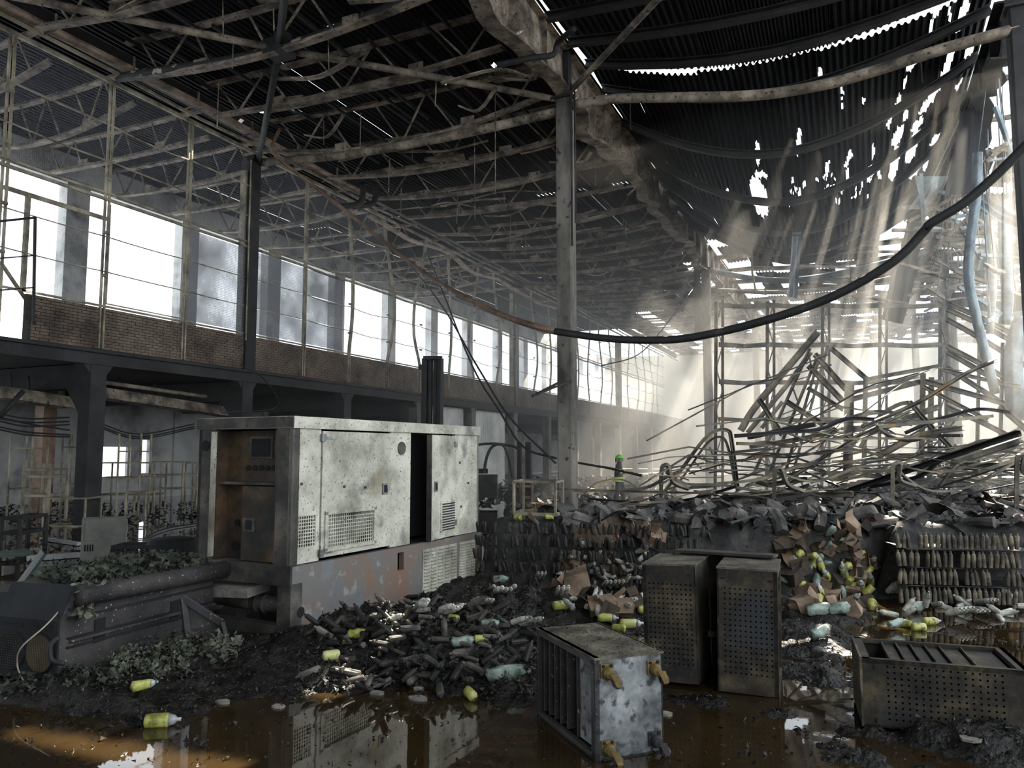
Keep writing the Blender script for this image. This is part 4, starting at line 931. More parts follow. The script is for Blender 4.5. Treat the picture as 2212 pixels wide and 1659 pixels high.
cabinet('tool_cabinet', (-1.545, 5.95, .02), R(1), 'upright scorched tool cabinet with perforated side, left of the standing pair', w=.405, h=.865, drawers_side=-1, lean=R(-1))
cabinet('tool_cabinet', (-1.0, 5.93, .01), R(3), 'upright scorched tool cabinet with perforated side, right of the standing pair, drawers showing', w=.425, h=.885, lean=R(.8))
bp = MB().box((-1.03, 6.72, .46), (.78, .03, .92), Euler((-.02, 0, R(-4))).to_matrix()).box((-1.03, 6.60, .925), (.80, .24, .02), Euler((-.05, 0, R(-4))).to_matrix())
single('cabinet_back_panel', bp, mt['cabinet'], 'loose sheet panel standing behind the gap between the upright cabinets', 'panel')
single('pale_board', MB().box((-1.06, 6.45, .30), (.25, .02, .05)), mt['white_pl'], 'small pale strip low in the gap between the upright cabinets', 'board')
# lying cabinet: its perforated side faces us, drawers face up
LR = R(5)
lie = cabinet('tool_cabinet', (.90, 5.62, .02), 0, 'scorched tool cabinet lying on its back at right, drawers facing up', w=.42, d=.60, h=.93, rot=(0, R(-90), LR), drawers_side=1, inset=.028)
# front cabinet on its side, base plate with casters towards us
FN = V(-1.42, 4.33, 0); ex = V(.70, .714, 0); ey = V(-.714, .70, 0); fa = math.atan2(ex.y, ex.x)
fc = empty('tool_cabinet', FN, fa); tag(fc, 'grey tool cabinet tipped on its side in front, yellowed casters on its base plate', 'tool cabinet')
P = lambda nm, mb, m, par=None, lb=None: part(nm, mb, m, par or fc, world=False, label=lb)
W2, L2, H2 = .45, .84, .575
P('base_plate', MB().bb(0, W2, 0, .014, .0, H2 - .012), mt['zinc'], None, 'bright zinc base plate')
P('upper_side', MB().bb(-.006, W2 + .006, -.008, L2, H2 - .012, H2), mt['cabinet_top'], None, 'ash-covered upper side'); P('lower_side', MB().bb(0, W2, 0, L2, 0, .012), mt['cabinet'])
P('back', MB().bb(W2 - .012, W2, 0, L2, 0, H2), mt['cabinet']); P('top_end', MB().bb(0, W2, L2 - .014, L2, 0, H2), mt['cabinet'])
P('front_frame', MB().bb(0, .03, 0, .05, 0, H2).bb(0, .03, L2 - .03, L2, 0, H2).bb(0, .03, 0, L2, H2 - .045, H2).bb(0, .03, 0, L2, 0, .04), mt['machine'])
yy = .06
for k, hh in enumerate((.24, .14, .10, .085, .085, .085)):
    dr_ = P('drawer', MB().bb(.035 + (.0 if k == 0 else .045), .05 + (.0 if k == 0 else .045), yy, yy + hh - .022, .05, H2 - .05), mt['machine'] if k else mt['zinc'])
    P('drawer_lip', MB().bb(.02, .09, yy + hh - .034, yy + hh - .022, .05, H2 - .05), mt['machine'], dr_); yy += hh
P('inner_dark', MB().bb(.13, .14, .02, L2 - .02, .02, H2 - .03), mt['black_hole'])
gm = MB()
for k in range(520):
    q = rnd.uniform(.003, .013) * (1.6 if rnd.random() < .06 else 1); c = Vector((rnd.uniform(.02, W2 - .02), rnd.uniform(.03, L2 - .03), H2 + q * .4)); rot_ = Euler((rnd.uniform(-1, 1), rnd.uniform(-1, 1), rnd.uniform(0, 6))).to_matrix()
    gm.add([c + rot_ @ Vector((rnd.uniform(-1, 1) * q, rnd.uniform(-1, 1) * q, rnd.uniform(-.5, .5) * q)) for _ in range(4)], [(0, 1, 2), (0, 2, 3), (0, 3, 1), (1, 3, 2)])
P('ash_grit', gm, mt['cabinet_top'], None, 'loose ash and grit')['kind'] = 'stuff'
def caster(x, z, m, flip):
    c = P('caster', MB().bb(x - .042, x + .042, -.010, .0, z - .04, z + .04), m, None, 'yellowed caster plate and fork' if m is mt['caster'] else 'blackened caster')
    for s in (-1, 1):
        P('bolt', MB().lathe([(.009, 0), (.009, .008)], 8, (x + s * .025, -.010, z + .028), Matrix.Rotation(R(90), 3, 'X')), mt['black_hole'], c)
    f = MB().lathe([(.036, 0), (.034, .03), (.026, .045)], 14, (x, -.008, z - .012), Matrix.Rotation(R(90), 3, 'X'))
    P('swivel', f, m, c)
    for s in (-1, 1):
        P('fork', MB().prism([(x - .02, z - .0), (x + .03, z - .005), (x + .055, z - .075), (x + .02, z - .075)], -.045 - .022 * (s + 1) * 1.0, -.040 - .022 * (s + 1) * 1.0, lambda a, b, q: (a + flip * .0, q - .0, b)), m, c)
    P('wheel_hub', MB().lathe([(.018, -.02), (.03, -.01), (.03, .01), (.018, .02)], 12, (x + .035, -.065, z - .06), Matrix.Rotation(R(90), 3, 'X')), mt['machine'], c)
caster(.075, H2 - .075, mt['caster'], 1); caster(W2 - .065, H2 - .085, mt['caster'], 1); caster(.075, .075, mt['caster'], 1); caster(W2 - .065, .085, mt['black_steel'], 1)
# ------------------------------------------------------------------ goods: bottles, cartons, shards
def bottle_mesh(prof, n=10, m=None, squash=None, name='bottle', jit=0.0):
    mb = MB().lathe(prof, n)
    if squash or jit: mb.v = [(p[0] * (squash or 1) + rnd.uniform(-jit, jit), p[1] + rnd.uniform(-jit, jit), p[2] + rnd.uniform(-jit, jit)) for p in mb.v]
    mb.sm = name not in ('charred_bottle', 'white_bottle'); me = mb.mesh(name); me.materials.append(m); return me
mt['tan_bottle'] = M('scorched_tan_bottle', [(.010, .009, .008), (.065, .055, .038), (.20, .17, .12)], 6, .6, bump=.25)
char_me = [bottle_mesh([(.012, 0), (.024, .004), (.025, .11), (.022, .14), (.011, .155), (.011, .175)], 9, mt['tan_bottle'], None, 'charred_bottle', .002) for _ in range(3)]
grey_me = [bottle_mesh([(.014, 0), (.024, .005), (.025, .13), (.021, .155), (.010, .165), (.010, .185)], 8, m, None, 'charred_bottle', .003) for m in (mt['char_bottle'], mt['char_bottle2'], mt['char_bottle'])]
white_me = [bottle_mesh([(.02, 0), (.032, .006), (.034, .05), (.031, .12), (.033, .15), (.022, .185), (.012, .19), (.012, .215)], 10, mt['white_pl'], s, 'white_bottle', .001) for s in (1, .8)]
yel_me = [bottle_mesh([(.03, 0), (.048, .008), (.05, .03), (.05, .14), (.046, .16)], 12, mt['yellow_pl'], s, 'sleeve', j) for s, j in ((1, .001), (.75, .006), (.9, .003))]
yneck_me = bottle_mesh([(.045, .16), (.030, .20), (.014, .215), (.014, .24)], 12, mt['clear_pl'], None, 'neck', .001)
ypack_me = [bottle_mesh([(.03, 0), (.05, .01), (.045, .08), (.052, .14), (.035, .19), (.015, .21)], 9, mt['green_pl'], .7, 'crumpled_bottle', .012) for _ in range(3)]
def rot_lie(): return (R(90) + rnd.uniform(-.8, .5), rnd.uniform(-.5, .5), rnd.uniform(0, 6.28))
def thing_at(name, me, p, rot, label, cat, group, s=1.0):
    o = link(name, me, None, None, p, rot); o.scale = (s, s, s); return tag(o, label, cat, group)
def yellow(p, rot, label, group='yellow bottles strewn about', s=1.0, neck=True, k=0):
    e = empty('yellow_bottle', p, 0, rot); e.scale = (s, s, s); tag(e, label, 'bottle', group)
    link('sleeve', yel_me[k % 3], None, e)
    if neck: link('neck', yneck_me, None, e)
    return e
def carton_mesh(dark=False):
    w, d, h = rnd.uniform(.09, .17), rnd.uniform(.08, .13), rnd.uniform(.05, .11); mb = MB()
    j = lambda a=.025: rnd.uniform(-a, a)
    b = [(-w, -d, -h), (w, -d, -h), (w, d, -h), (-w, d, -h)]; t = [(x + j(), y + j(), h + j()) for x, y, _ in b]
    b = [(x + j(), y + j(), z + j()) for x, y, z in b]
    mb.add(b + t, [(0, 3, 2, 1), (0, 1, 5, 4), (1, 2, 6, 5), (2, 3, 7, 6), (3, 0, 4, 7)] + ([(4, 5, 6, 7)] if rnd.random() < .35 else []))
    for a, c in ((0, 1), (2, 3)):
        p, q = Vector(t[a]), Vector(t[c]); o_ = Vector((j(.06), (-1 if a == 0 else 1) * rnd.uniform(.03, .10), rnd.uniform(-.03, .08)))
        mb.add([p, q, q + o_, p + o_ + Vector((j(), j(), j()))], [(0, 1, 2, 3)])
    me = mb.mesh('carton'); me.materials.append(mt['card_dark'] if dark else mt['card']); return me
carton_me = [carton_mesh() for _ in range(7)]; carton_dk = [carton_mesh(True) for _ in range(3)]
def rnd_rot(): return (rnd.uniform(-1.2, 1.2), rnd.uniform(-1.2, 1.2), rnd.uniform(0, 6.28))
# stacked rows in the right-hand pallet: rows of upright charred bottles
A, B = V(.36, 10.02, 0), V(1.72, 10.42, 0)
dirv = (B - A).normalized(); nrm = V(dirv.y, -dirv.x, 0)
for r_ in range(4):
    z = .04 + r_ * .205; off = rnd.uniform(-.02, .02)
    for k in range(22):
        if rnd.random() < .06: continue
        p = A + dirv * (.03 + k * .0605 + rnd.uniform(-.004, .004)) + nrm * (off + rnd.uniform(-.012, .012)); p.z = z
        thing_at('charred_bottle', rnd.choice(char_me), p, (rnd.uniform(-.10, .10), rnd.uniform(-.14, .14), rnd.uniform(0, 6)), 'scorched upright bottle packed in a row of the right-hand pallet stack', 'bottle', 'bottle rows of the right pallet stack', rnd.uniform(1.0, 1.08))
    if r_ < 3: single('slip_sheet', MB().box(A.lerp(B, .5) + V(0, .40, z + .190), (1.40, .72, .010), Matrix.Rotation(math.atan2(dirv.y, dirv.x), 3, 'Z')), mt['char'], 'charred card sheet between bottle layers of the right pallet stack, layer %s from the floor' % ('first', 'second', 'third', 'fourth')[r_], 'card sheet', 'card sheets of the right stack')
# left pallet face: faint rows of blackened packs (too many to count)
mb = MB(); A2, B2 = V(-4.55, 9.02, 0), V(-1.75, 9.72, 0); d2 = (B2 - A2).normalized()
for r_ in range(5):
    for k in range(54):
        if rnd.random() < .25: continue
        p = A2 + d2 * (k * .053 + rnd.uniform(-.01, .01)) + V(rnd.uniform(-.03, .03), rnd.uniform(-.05, .05), .06 + r_ * .165)
        mb.lathe([(.015, 0), (.024, .01), (.024, .10), (.012, .14)], 6, p, Euler((rnd.uniform(-.3, .3), rnd.uniform(-.3, .3), 0)).to_matrix())
o = link('blackened_packs', mb.mesh('blackened_packs'), mt['char_bottle']); tag(o, 'rows of blackened bottles in the stack face right of generator', 'bottles', None, 'stuff')
# spill of charred bottles in front of the generator
def pile_px(x0, x1, y0, y1, n, cx, cyy, rx, ry):
    out = []
    while len(out) < n:
        x, y = rnd.uniform(x0, x1), rnd.uniform(y0, y1)
        if ((x - cx) / rx) ** 2 + ((y - cyy) / ry) ** 2 < rnd.uniform(.5, 1.1): out.append((x, y))
    return out
for x, y in pile_px(660, 1160, 1290, 1505, 210, 910, 1400, 250, 105):
    p = hit(x, y); p.z += rnd.uniform(.005, .06)
    thing_at('charred_bottle', rnd.choice(grey_me), p, rot_lie(), 'charred bottle tumbled in the spill before the generator', 'bottle', 'charred bottles before the generator', rnd.uniform(.65, 1.15))
for (x, y, n, a) in ((1060, 1285, 6, .25), (1105, 1355, 5, 1.0), (880, 1320, 4, .5), (905, 1312, 2, .4), (950, 1330, 4, .9), (835, 1350, 1, 1.2), (1020, 1310, 4, .6)):
    for k in range(n):
        p = hit(x + k * 9, y); p.z += .06
        thing_at('white_bottle', white_me[0], p + V(0, 0, -.03), (R(68), R(6), a + YAW), 'ash-white bottle in a fanned pack on the spill before the generator', 'bottle', 'white bottles on the spill', .8)
# white bottles: packs at the foot of the stack and loose ones
def pack(px, py, n, tilt, az, label, group, s=.95):
    p0 = hit(px, py); p0.z += .07; p0 -= V(_fw.x, _fw.y, 0) * .14; ax = V(math.cos(az), math.sin(az), 0)
    for k in range(n):
        thing_at('white_bottle', rnd.choice(white_me), p0 + ax * (.062 * s * k), (tilt, rnd.uniform(-.06, .06), az), label, 'bottle', group, s)
for (x, y, n, t_, a) in ((1155, 1262, 3, 1.0, .3), (1222, 1215, 4, 1.4, .4), (1240, 1200, 4, 1.1, .3), (1300, 1275, 5, 1.1, .2), (1340, 1250, 4, 1.2, .5), (1380, 1240, 4, 1.0, .2), (1330, 1310, 4, 1.3, .3), (1370, 1215, 3, 1.0, .8), (1200, 1295, 3, .9, .2), (1265, 1250, 3, 1.2, .6), (1395, 1290, 4, .9, .3)):
    pack(x, y, n, t_, a + YAW, 'white bottle in a small pack at the foot of the left stack', 'white bottle packs by the left stack', .8)
for (x, y, n, t_, a) in ((1905, 1290, 4, .8, .3), (2070, 1325, 3, 1.5, .2), (2090, 1310, 3, 1.3, .4), (2030, 1335, 4, 1.1, .3), (2190, 1280, 2, 1.2, .3), (2180, 1318, 1, 1.5, 1.2), (1985, 1320, 1, .5, 0), (2003, 1316, 1, 1.3, 0)):
    pack(x, y, n, t_, a + YAW, 'white bottle lying at the foot of the right pallet stack', 'white bottles by the right stack', .95)
for k in range(44):
    x, y = rnd.uniform(1215, 1400), rnd.uniform(1215, 1325); p = hit(x, y); p.z += .05; p -= V(_fw.x, _fw.y, 0) * .16
    thing_at('white_bottle', rnd.choice(white_me), p, rot_lie(), 'loose white bottle tumbled among cartons at the foot of the left stack', 'bottle', 'loose white bottles by the left stack', rnd.uniform(.75, 1.0))
for k in range(14):
    x, y = rnd.uniform(1890, 2205), rnd.uniform(1300, 1340); p = hit(x, y); p.z += .03
    thing_at('white_bottle', rnd.choice(white_me), p, rot_lie(), 'loose sooty bottle on the wet mud before the right pallet stack', 'bottle', 'loose bottles before the right stack', rnd.uniform(.8, 1.05))
# yellow bottles: the ones that can be picked out
def place_y(x, y, label, rz, s=1.0, neck=True, k=0, tilt=R(90), dz=.035):
    p = hit(x, y); p.z += dz; yellow(p, (tilt, 0, rz + YAW), label, 'yellow bottles strewn about', s, neck, k)
for a in ((283, 1497, 'squashed yellow bottle on the mud right of the cooling unit', 2.4, .78, True, 1), (312, 1572, 'yellow bottle floating in the puddle at lower left, neck to the right', 1.75, .92, True, 0),
          (752, 1378, 'yellow bottle at the left end of the spill before the generator', 1.6, .9, False, 1), (697, 1432, 'yellow bottle half buried beside the sunlit patch of spill', 2.0, .8, False, 2),
          (970, 1342, 'small round yellow bottle near the top of the spill', 1.0, .6, False, 0), (1008, 1505, 'rounded yellow bottle on the puddle edge before the spill', .4, .85, False, 1),
          (1025, 1392, 'yellow bottle on the right flank of the spill', 2.0, .6, True, 1), (1195, 1320, 'yellow bottle lying alone on the mud above the front cabinet', 1.9, 1.0, True, 0),
          (1290, 1342, 'yellow bottle lying on the mud left of the upright cabinets', 1.5, .9, True, 0), (1340, 1358, 'yellow and white bottle touching the left upright cabinet', 1.8, 1.0, True, 1),
          (1322, 1366, 'yellow bottle next to the left upright cabinet, nearest of three', 1.2, .8, False, 2), (1378, 1330, 'yellow bottle half hidden by the left upright cabinet', 1.6, .9, False, 0),
          (1938, 1352, 'yellow bottle on wet mud above the lying cabinet, left of three', .8, .85, False, 1), (1970, 1362, 'yellow bottle on wet mud above the lying cabinet, middle of three', 1.5, .8, False, 0),
          (1995, 1350, 'yellow bottle on wet mud above the lying cabinet, right of three', 1.7, .8, True, 0), (1112, 1128, 'yellow bottle on top of the left stack below the square frame', .6, .8, False, 1), (1178, 1125, 'yellow bottle on top of the left stack near the middle column', 1.4, .7, False, 2)):
    place_y(*a)
for i in range(30):
    x, y = rnd.uniform(1695, 1890), rnd.uniform(1190, 1325)
    if y < 1190 + (x - 1690) * .2: y += 40
    p = hit(x, min(y, 1328)); p.z += .03
    yellow(p, rnd_rot(), 'yellow bottle in the carton slide right of the upright cabinets', 'yellow bottles in the carton slide', rnd.uniform(.8, 1.05), rnd.random() < .5, i)
for i in range(10):
    p = hit(rnd.uniform(1690, 1880), rnd.uniform(1150, 1325)); p.z += .03
    thing_at('crumpled_bottle', rnd.choice(ypack_me), p, rnd_rot(), 'pale green crumpled bottle in the carton slide', 'bottle', 'green bottles in the carton slide', rnd.uniform(.8, 1.2))
for (x, y, l, s) in ((1055, 1478, 'long pale green crumpled bottle beside the rounded yellow one', 1.3), (1040, 1362, 'pale green torn bottle high on the right of the spill', .75), (978, 1402, 'pale green folded plastic on the spill', .8), (1065, 1265, 'pale green box-like bottle behind the spill', .9),
                     (1752, 1388, 'pale green bottle standing alone on mud right of the cabinets', 1.1), (1742, 1330, 'pale green bottle lying below the carton slide', 1.2), (1790, 1332, 'pale green bottle end below the carton slide', 1.1), (1958, 1325, 'pale green bottle propped before the dark gap', 1.1), (1920, 1362, 'cloudy bottle by the three yellow ones', .9)):
    p = hit(x, y); p.z += .05; thing_at('crumpled_bottle', rnd.choice(ypack_me), p, (R(80), rnd.uniform(-.3, .3), rnd.uniform(1.2, 2.2) + YAW), l, 'bottle', None, s)
# cartons
def cartons(n, x0, x1, y0, y1, label, group, dark=.35, s=(.45, .95)):
    for _ in range(n):
        p = hit(rnd.uniform(x0, x1), rnd.uniform(y0, y1)); p.z += .04
        thing_at('carton', rnd.choice(carton_dk if rnd.random() < dark else carton_me), p, rnd_rot(), label, 'carton', group, rnd.uniform(*s))
cartons(22, 1260, 1425, 1145, 1195, 'torn brown carton on the upper edge of the left stack', 'cartons on the left stack edge')
cartons(20, 1200, 1395, 1215, 1315, 'torn brown carton at the foot of the left stack', 'cartons below the left stack')
cartons(36, 1690, 1880, 1135, 1310, 'torn brown carton in the slide right of the upright cabinets', 'cartons in the carton slide', .4)
cartons(6, 1690, 1880, 1300, 1335, 'flattened brown carton below the carton slide', 'cartons below the slide', 0, (.6, .9))
cartons(6, 1260, 1400, 1310, 1345, 'flattened brown carton on mud left of the upright cabinets', 'cartons on the mud', .3, (.6, .9))
for (x, y, s) in ((1385, 1140, 1.0), (1365, 1150, .8)):
    p = hit(x, y); p.z += .06; rr = MB().tube([p + Vector((.10 * s * math.cos(a * .52), .05 * math.sin(a * .52), .07 * s * math.sin(a * .52))) for a in range(13)], .035 * s, 8, caps=False)
    single('plastic_roll', rr, mt['white_pl'], 'pale plastic ring lying in sun on the left stack, %s' % ('larger' if s == 1 else 'smaller'), 'ring', smooth=True)
# flat stones and pale flakes on the near mud
for (x, y, s, l) in ((820, 1480, .10, 'flat pale stone below the spill, left'), (815, 1500, .07, 'flat grey flake below the spill, left'), (900, 1512, .09, 'flat white flake at the puddle edge below the spill'), (905, 1490, .05, 'small white sliver below the spill'), (600, 1530, .06, 'pale crumpled scrap at the puddle edge'), (1240, 1560, .05, 'round pale disc beside the front cabinet'), (2100, 1615, .09, 'thin curved blade on the mud below the lying cabinet'), (480, 1520, .07, 'rusty round lid on the mud before the generator'), (1435, 1545, .07, 'grey can end in the puddle right of the front cabinet')):
    p = hit(x, y); n = 8; poly = [(s * rnd.uniform(.6, 1) * math.cos(k * 2 * math.pi / n), s * rnd.uniform(.4, .7) * math.sin(k * 2 * math.pi / n)) for k in range(n)]
    single('pale_flake', MB().prism(poly, 0, .015, lambda a, b, c: (p.x + a, p.y + b, p.z + c)), mt['stone'], l, 'flake')
# small chips over the near mud and spill (uncountable)
def chips(name, n, x0, x1, y0, y1, m, label, s=(.008, .03), gauss=None):
    mb = MB(); pts = [atZ(rnd.uniform(x0, x1), rnd.uniform(y0, y1), 0) for _ in range(n)]
    X = np.array([p.x for p in pts]); Y = np.array([p.y for p in pts]); G = np.maximum(np.maximum(0, mudh(X, Y)), heap(X, Y))
    for p, g in zip(pts, G):
        g = float(g)
        if g <= .004 and rnd.random() < .92: continue
        q = rnd.uniform(*s); rot = Euler((rnd.uniform(-1, 1), rnd.uniform(-1, 1), rnd.uniform(0, 6))).to_matrix()
        c = Vector((p.x, p.y, g + q * .3))
        P_ = [c + rot @ Vector((rnd.uniform(-1, 1) * q, rnd.uniform(-1, 1) * q * .6, rnd.uniform(-.4, .4) * q)) for _ in range(4)]
        mb.add(P_, [(0, 1, 2), (0, 2, 3), (0, 3, 1), (1, 3, 2)])
    o = link(name, mb.mesh(name), m); tag(o, label, 'debris', None, 'stuff')
chips('mud_chips', 20000, 0, 2212, 1300, 1655, mt['soot_crumb'], 'black burnt crumbs scattered over the near mud', (.007, .03))
chips('pale_chips', 700, 0, 1180, 1400, 1650, mt['stone'], 'tiny pale flakes scattered over the near mud', (.004, .013))
chips('pale_chips', 400, 1180, 2212, 1320, 1650, mt['stone'], 'tiny pale flakes scattered on the mud at right', (.004, .012))
chips('spill_crumbs', 6500, 640, 1180, 1290, 1510, mt['char_bottle'], 'burnt scraps filling the spill before the generator', (.012, .045))
chips('spill_scraps', 700, 660, 1160, 1290, 1500, mt['char_bottle2'], 'ash-grey scraps in the spill before the generator', (.012, .04))
# ------------------------------------------------------------------ shards on the bank of rubble
def shard_mesh(i):
    mb = MB(); t = .012
    if i % 3 == 0:   # curved sheet
        r_ = rnd.uniform(.10, .22); l = rnd.uniform(.15, .35); a1 = rnd.uniform(1.0, 2.2); n = 6
        mb.grid(lambda u, v: ((r_ + rnd.uniform(-.01, .01)) * math.cos(a1 * u), l * (v - .5) + .03 * math.sin(5 * u), (r_) * math.sin(a1 * u) - r_ * .7), n, 2)
        mb.grid(lambda u, v: ((r_ - t) * math.cos(a1 * u), l * (v - .5) + .03 * math.sin(5 * u), (r_ - t) * math.sin(a1 * u) - r_ * .7), n, 2)
    elif i % 3 == 1:
        n = rnd.randint(4, 6); poly = [(rnd.uniform(.10, .24) * math.cos(k * 6.283 / n), rnd.uniform(.07, .18) * math.sin(k * 6.283 / n)) for k in range(n)]; mb.prism(poly, 0, .02)
    else:
        mb.tube([(0, -.14, 0), (.01, 0, .01), (-.01, .15, 0)], rnd.uniform(.05, .08), 8)
        mb.v = [(p[0] + rnd.uniform(-.012, .012), p[1], p[2] * rnd.uniform(.6, 1)) for p in mb.v]
    me = mb.mesh('shard'); me.materials.append(mt['rubble']); return me
shard_me = [shard_mesh(i) for i in range(15)]
for k in range(250):
    x = rnd.uniform(1200, 2212); t_ = rnd.random() ** 1.4; y = 1066 + 74 * t_ + (8 if x > 1900 else 0)
    if x < 1300 and y < 1088: y = 1095
    p = hit(x, y); p.z += .03
    thing_at('rubble_shard', rnd.choice(shard_me), p, (rnd.uniform(-.8, .8), rnd.uniform(-.8, .8), rnd.uniform(0, 6.3)), 'ashy curved shard lying on the bank of rubble', 'shard', 'shards on the rubble bank', rnd.uniform(.6, 1.5))
for (x, y, s, l) in ((1475, 1150, .16, 'pointed grey plate standing up on the rubble, left'), (1505, 1140, .13, 'dark pointed plate standing on the rubble'), (1270, 1075, .2, 'upright grey sheet beside the middle column')):
    p = hit(x, y); single('upright_plate', MB().prism([(-s * .6, 0), (s * .7, 0), (s * .3, s), (-s * .35, s * 1.5)], -.008, .008, lambda a, b, c: (p.x + a * _rt.x - c * _rt.y, p.y + a * _rt.y + c * _rt.x, p.z + b - .03)), mt['rubble'], l, 'plate')
mb = MB()
gx = np.random.RandomState(4)
for k in range(5200):
    x = -4.4 + 11.5 * gx.rand(); y = yf(x) + .05 + 9 * gx.rand() ** 1.8
    if y > yb(x): continue
    g = float(heap(np.array([x]), np.array([y]))[0]) if k % 1 == 0 else 0
    if g < .2: continue
    q = .02 + .09 * gx.rand() ** 2; rot = Euler((gx.uniform(-1, 1), gx.uniform(-1, 1), gx.uniform(0, 6))).to_matrix(); c = Vector((x, y, g + q * .4))
    mb.add([c + rot @ Vector((gx.uniform(-1, 1) * q * 1.5, gx.uniform(-1, 1) * q * .7, gx.uniform(-.4, .4) * q)) for _ in range(4)], [(0, 1, 2), (0, 2, 3), (0, 3, 1), (1, 3, 2)])
o = link('rubble_crumbs', mb.mesh('rubble_crumbs'), mt['rubble']); tag(o, 'ash and broken scraps covering the rubble bank', 'debris', None, 'stuff')
# ------------------------------------------------------------------ fallen racking and bent steel
def hh(x, y): return float(heap(np.array([x]), np.array([y]))[0])
chan = lambda w, h: [(-w / 2, -h / 2), (w / 2, -h / 2), (w / 2, -h / 2 + .012), (-w / 2 + .012, -h / 2 + .012), (-w / 2 + .012, h / 2 - .012), (w / 2, h / 2 - .012), (w / 2, h / 2), (-w / 2, h / 2)]
for k in range(270):
    x = rnd.uniform(1330, 2230); D = rnd.uniform(11.5, 21) if x > 1500 else rnd.uniform(11.5, 15)
    base = atD(x, 1050, D); g = max(hh(base.x, base.y), 0)
    l = rnd.uniform(.8, 3.2); a = rnd.gauss(0, .7) + YAW
    rise = rnd.uniform(-.15, .45) * l if rnd.random() < .35 else rnd.uniform(-.06, .12) * l
    d = V(math.cos(a), math.sin(a), 0); lift = rnd.random() ** 1.5 * (1.45 if 1580 < x < 2080 else .8 if x > 1480 else .35)
    s = base - d * l / 2; s.z = g + .05 + lift; e_ = base + d * l / 2; e_.z = max(g + .05, g + .05 + lift + rise)
    mid = s.lerp(e_, .5) + V(rnd.uniform(-.25, .25), rnd.uniform(-.25, .25), rnd.uniform(-.15, .25) * l * .5)
    mid.z = max(mid.z, g + .02)
    w_ = rnd.choice([.02, .025, .03, .04, .05, .06, .08])
    pr_ = rect(w_, w_ * rnd.uniform(.4, 1)) if rnd.random() < .6 else chan(w_ * 1.1, w_)
    kind = rnd.random()
    path = [s, e_] if kind < .35 else [s, mid, e_] if kind < .65 else catmull([s, s.lerp(mid, .6) + V(0, 0, rnd.uniform(-.05, .08)), mid, mid.lerp(e_, .5) + V(rnd.uniform(-.1, .1), 0, rnd.uniform(-.05, .1)), e_], 4)
    single('bent_steel_bar', MB().sweep(path, pr_), mt['tangle'] if kind * 7 % 1 < .78 else mt['black_steel'],
           'bent racking bar in the tangle of steel on the rubble', 'steel bar', 'bent bars of the steel tangle')
def steel(pts, D, w, h, label, m=None, name='racking_beam', group=None, curve=True, prof=None):
    P = [atD(p[0], p[1], D if not isinstance(D, (list, tuple)) else D[i]) for i, p in enumerate(pts)]
    return single(name, MB().sweep(catmull(P, 5) if curve and len(P) > 2 else P, prof or chan(w, h)), m or mt['tangle'], label, 'steel beam', group)
def ladder(a0, a1, b0, b1, D, n, label, name='leaning_rack', w=.07, D2=None):
    e = empty(name, atD(*a0, D)); tag(e, label, 'racking frame')
    A0, A1, B0, B1 = atD(*a0, D), atD(*a1, D), atD(*b0, D2 or D), atD(*b1, D2 or D)
    part('post', MB().sweep([A0, A1], chan(w, w)), mt['tangle'], e); part('post', MB().sweep([B0, B1], chan(w, w)), mt['tangle'], e)
    for k in range(n):
        t0, t1 = (k + .2) / n, (k + .8) / n
        part('brace', MB().bar(A0.lerp(A1, t0 if k % 2 else t1), B0.lerp(B1, t1 if k % 2 else t0), .03, .03), mt['tangle'], e)
    return e
ladder((1630, 1020), (1750, 752), (1662, 1020), (1766, 770), 19, 7, 'leaning racking frame at the peak of the heap, left')
ladder((1690, 1040), (1772, 765), (1708, 1040), (1788, 745), 20, 6, 'leaning racking frame at the peak of the heap, right')
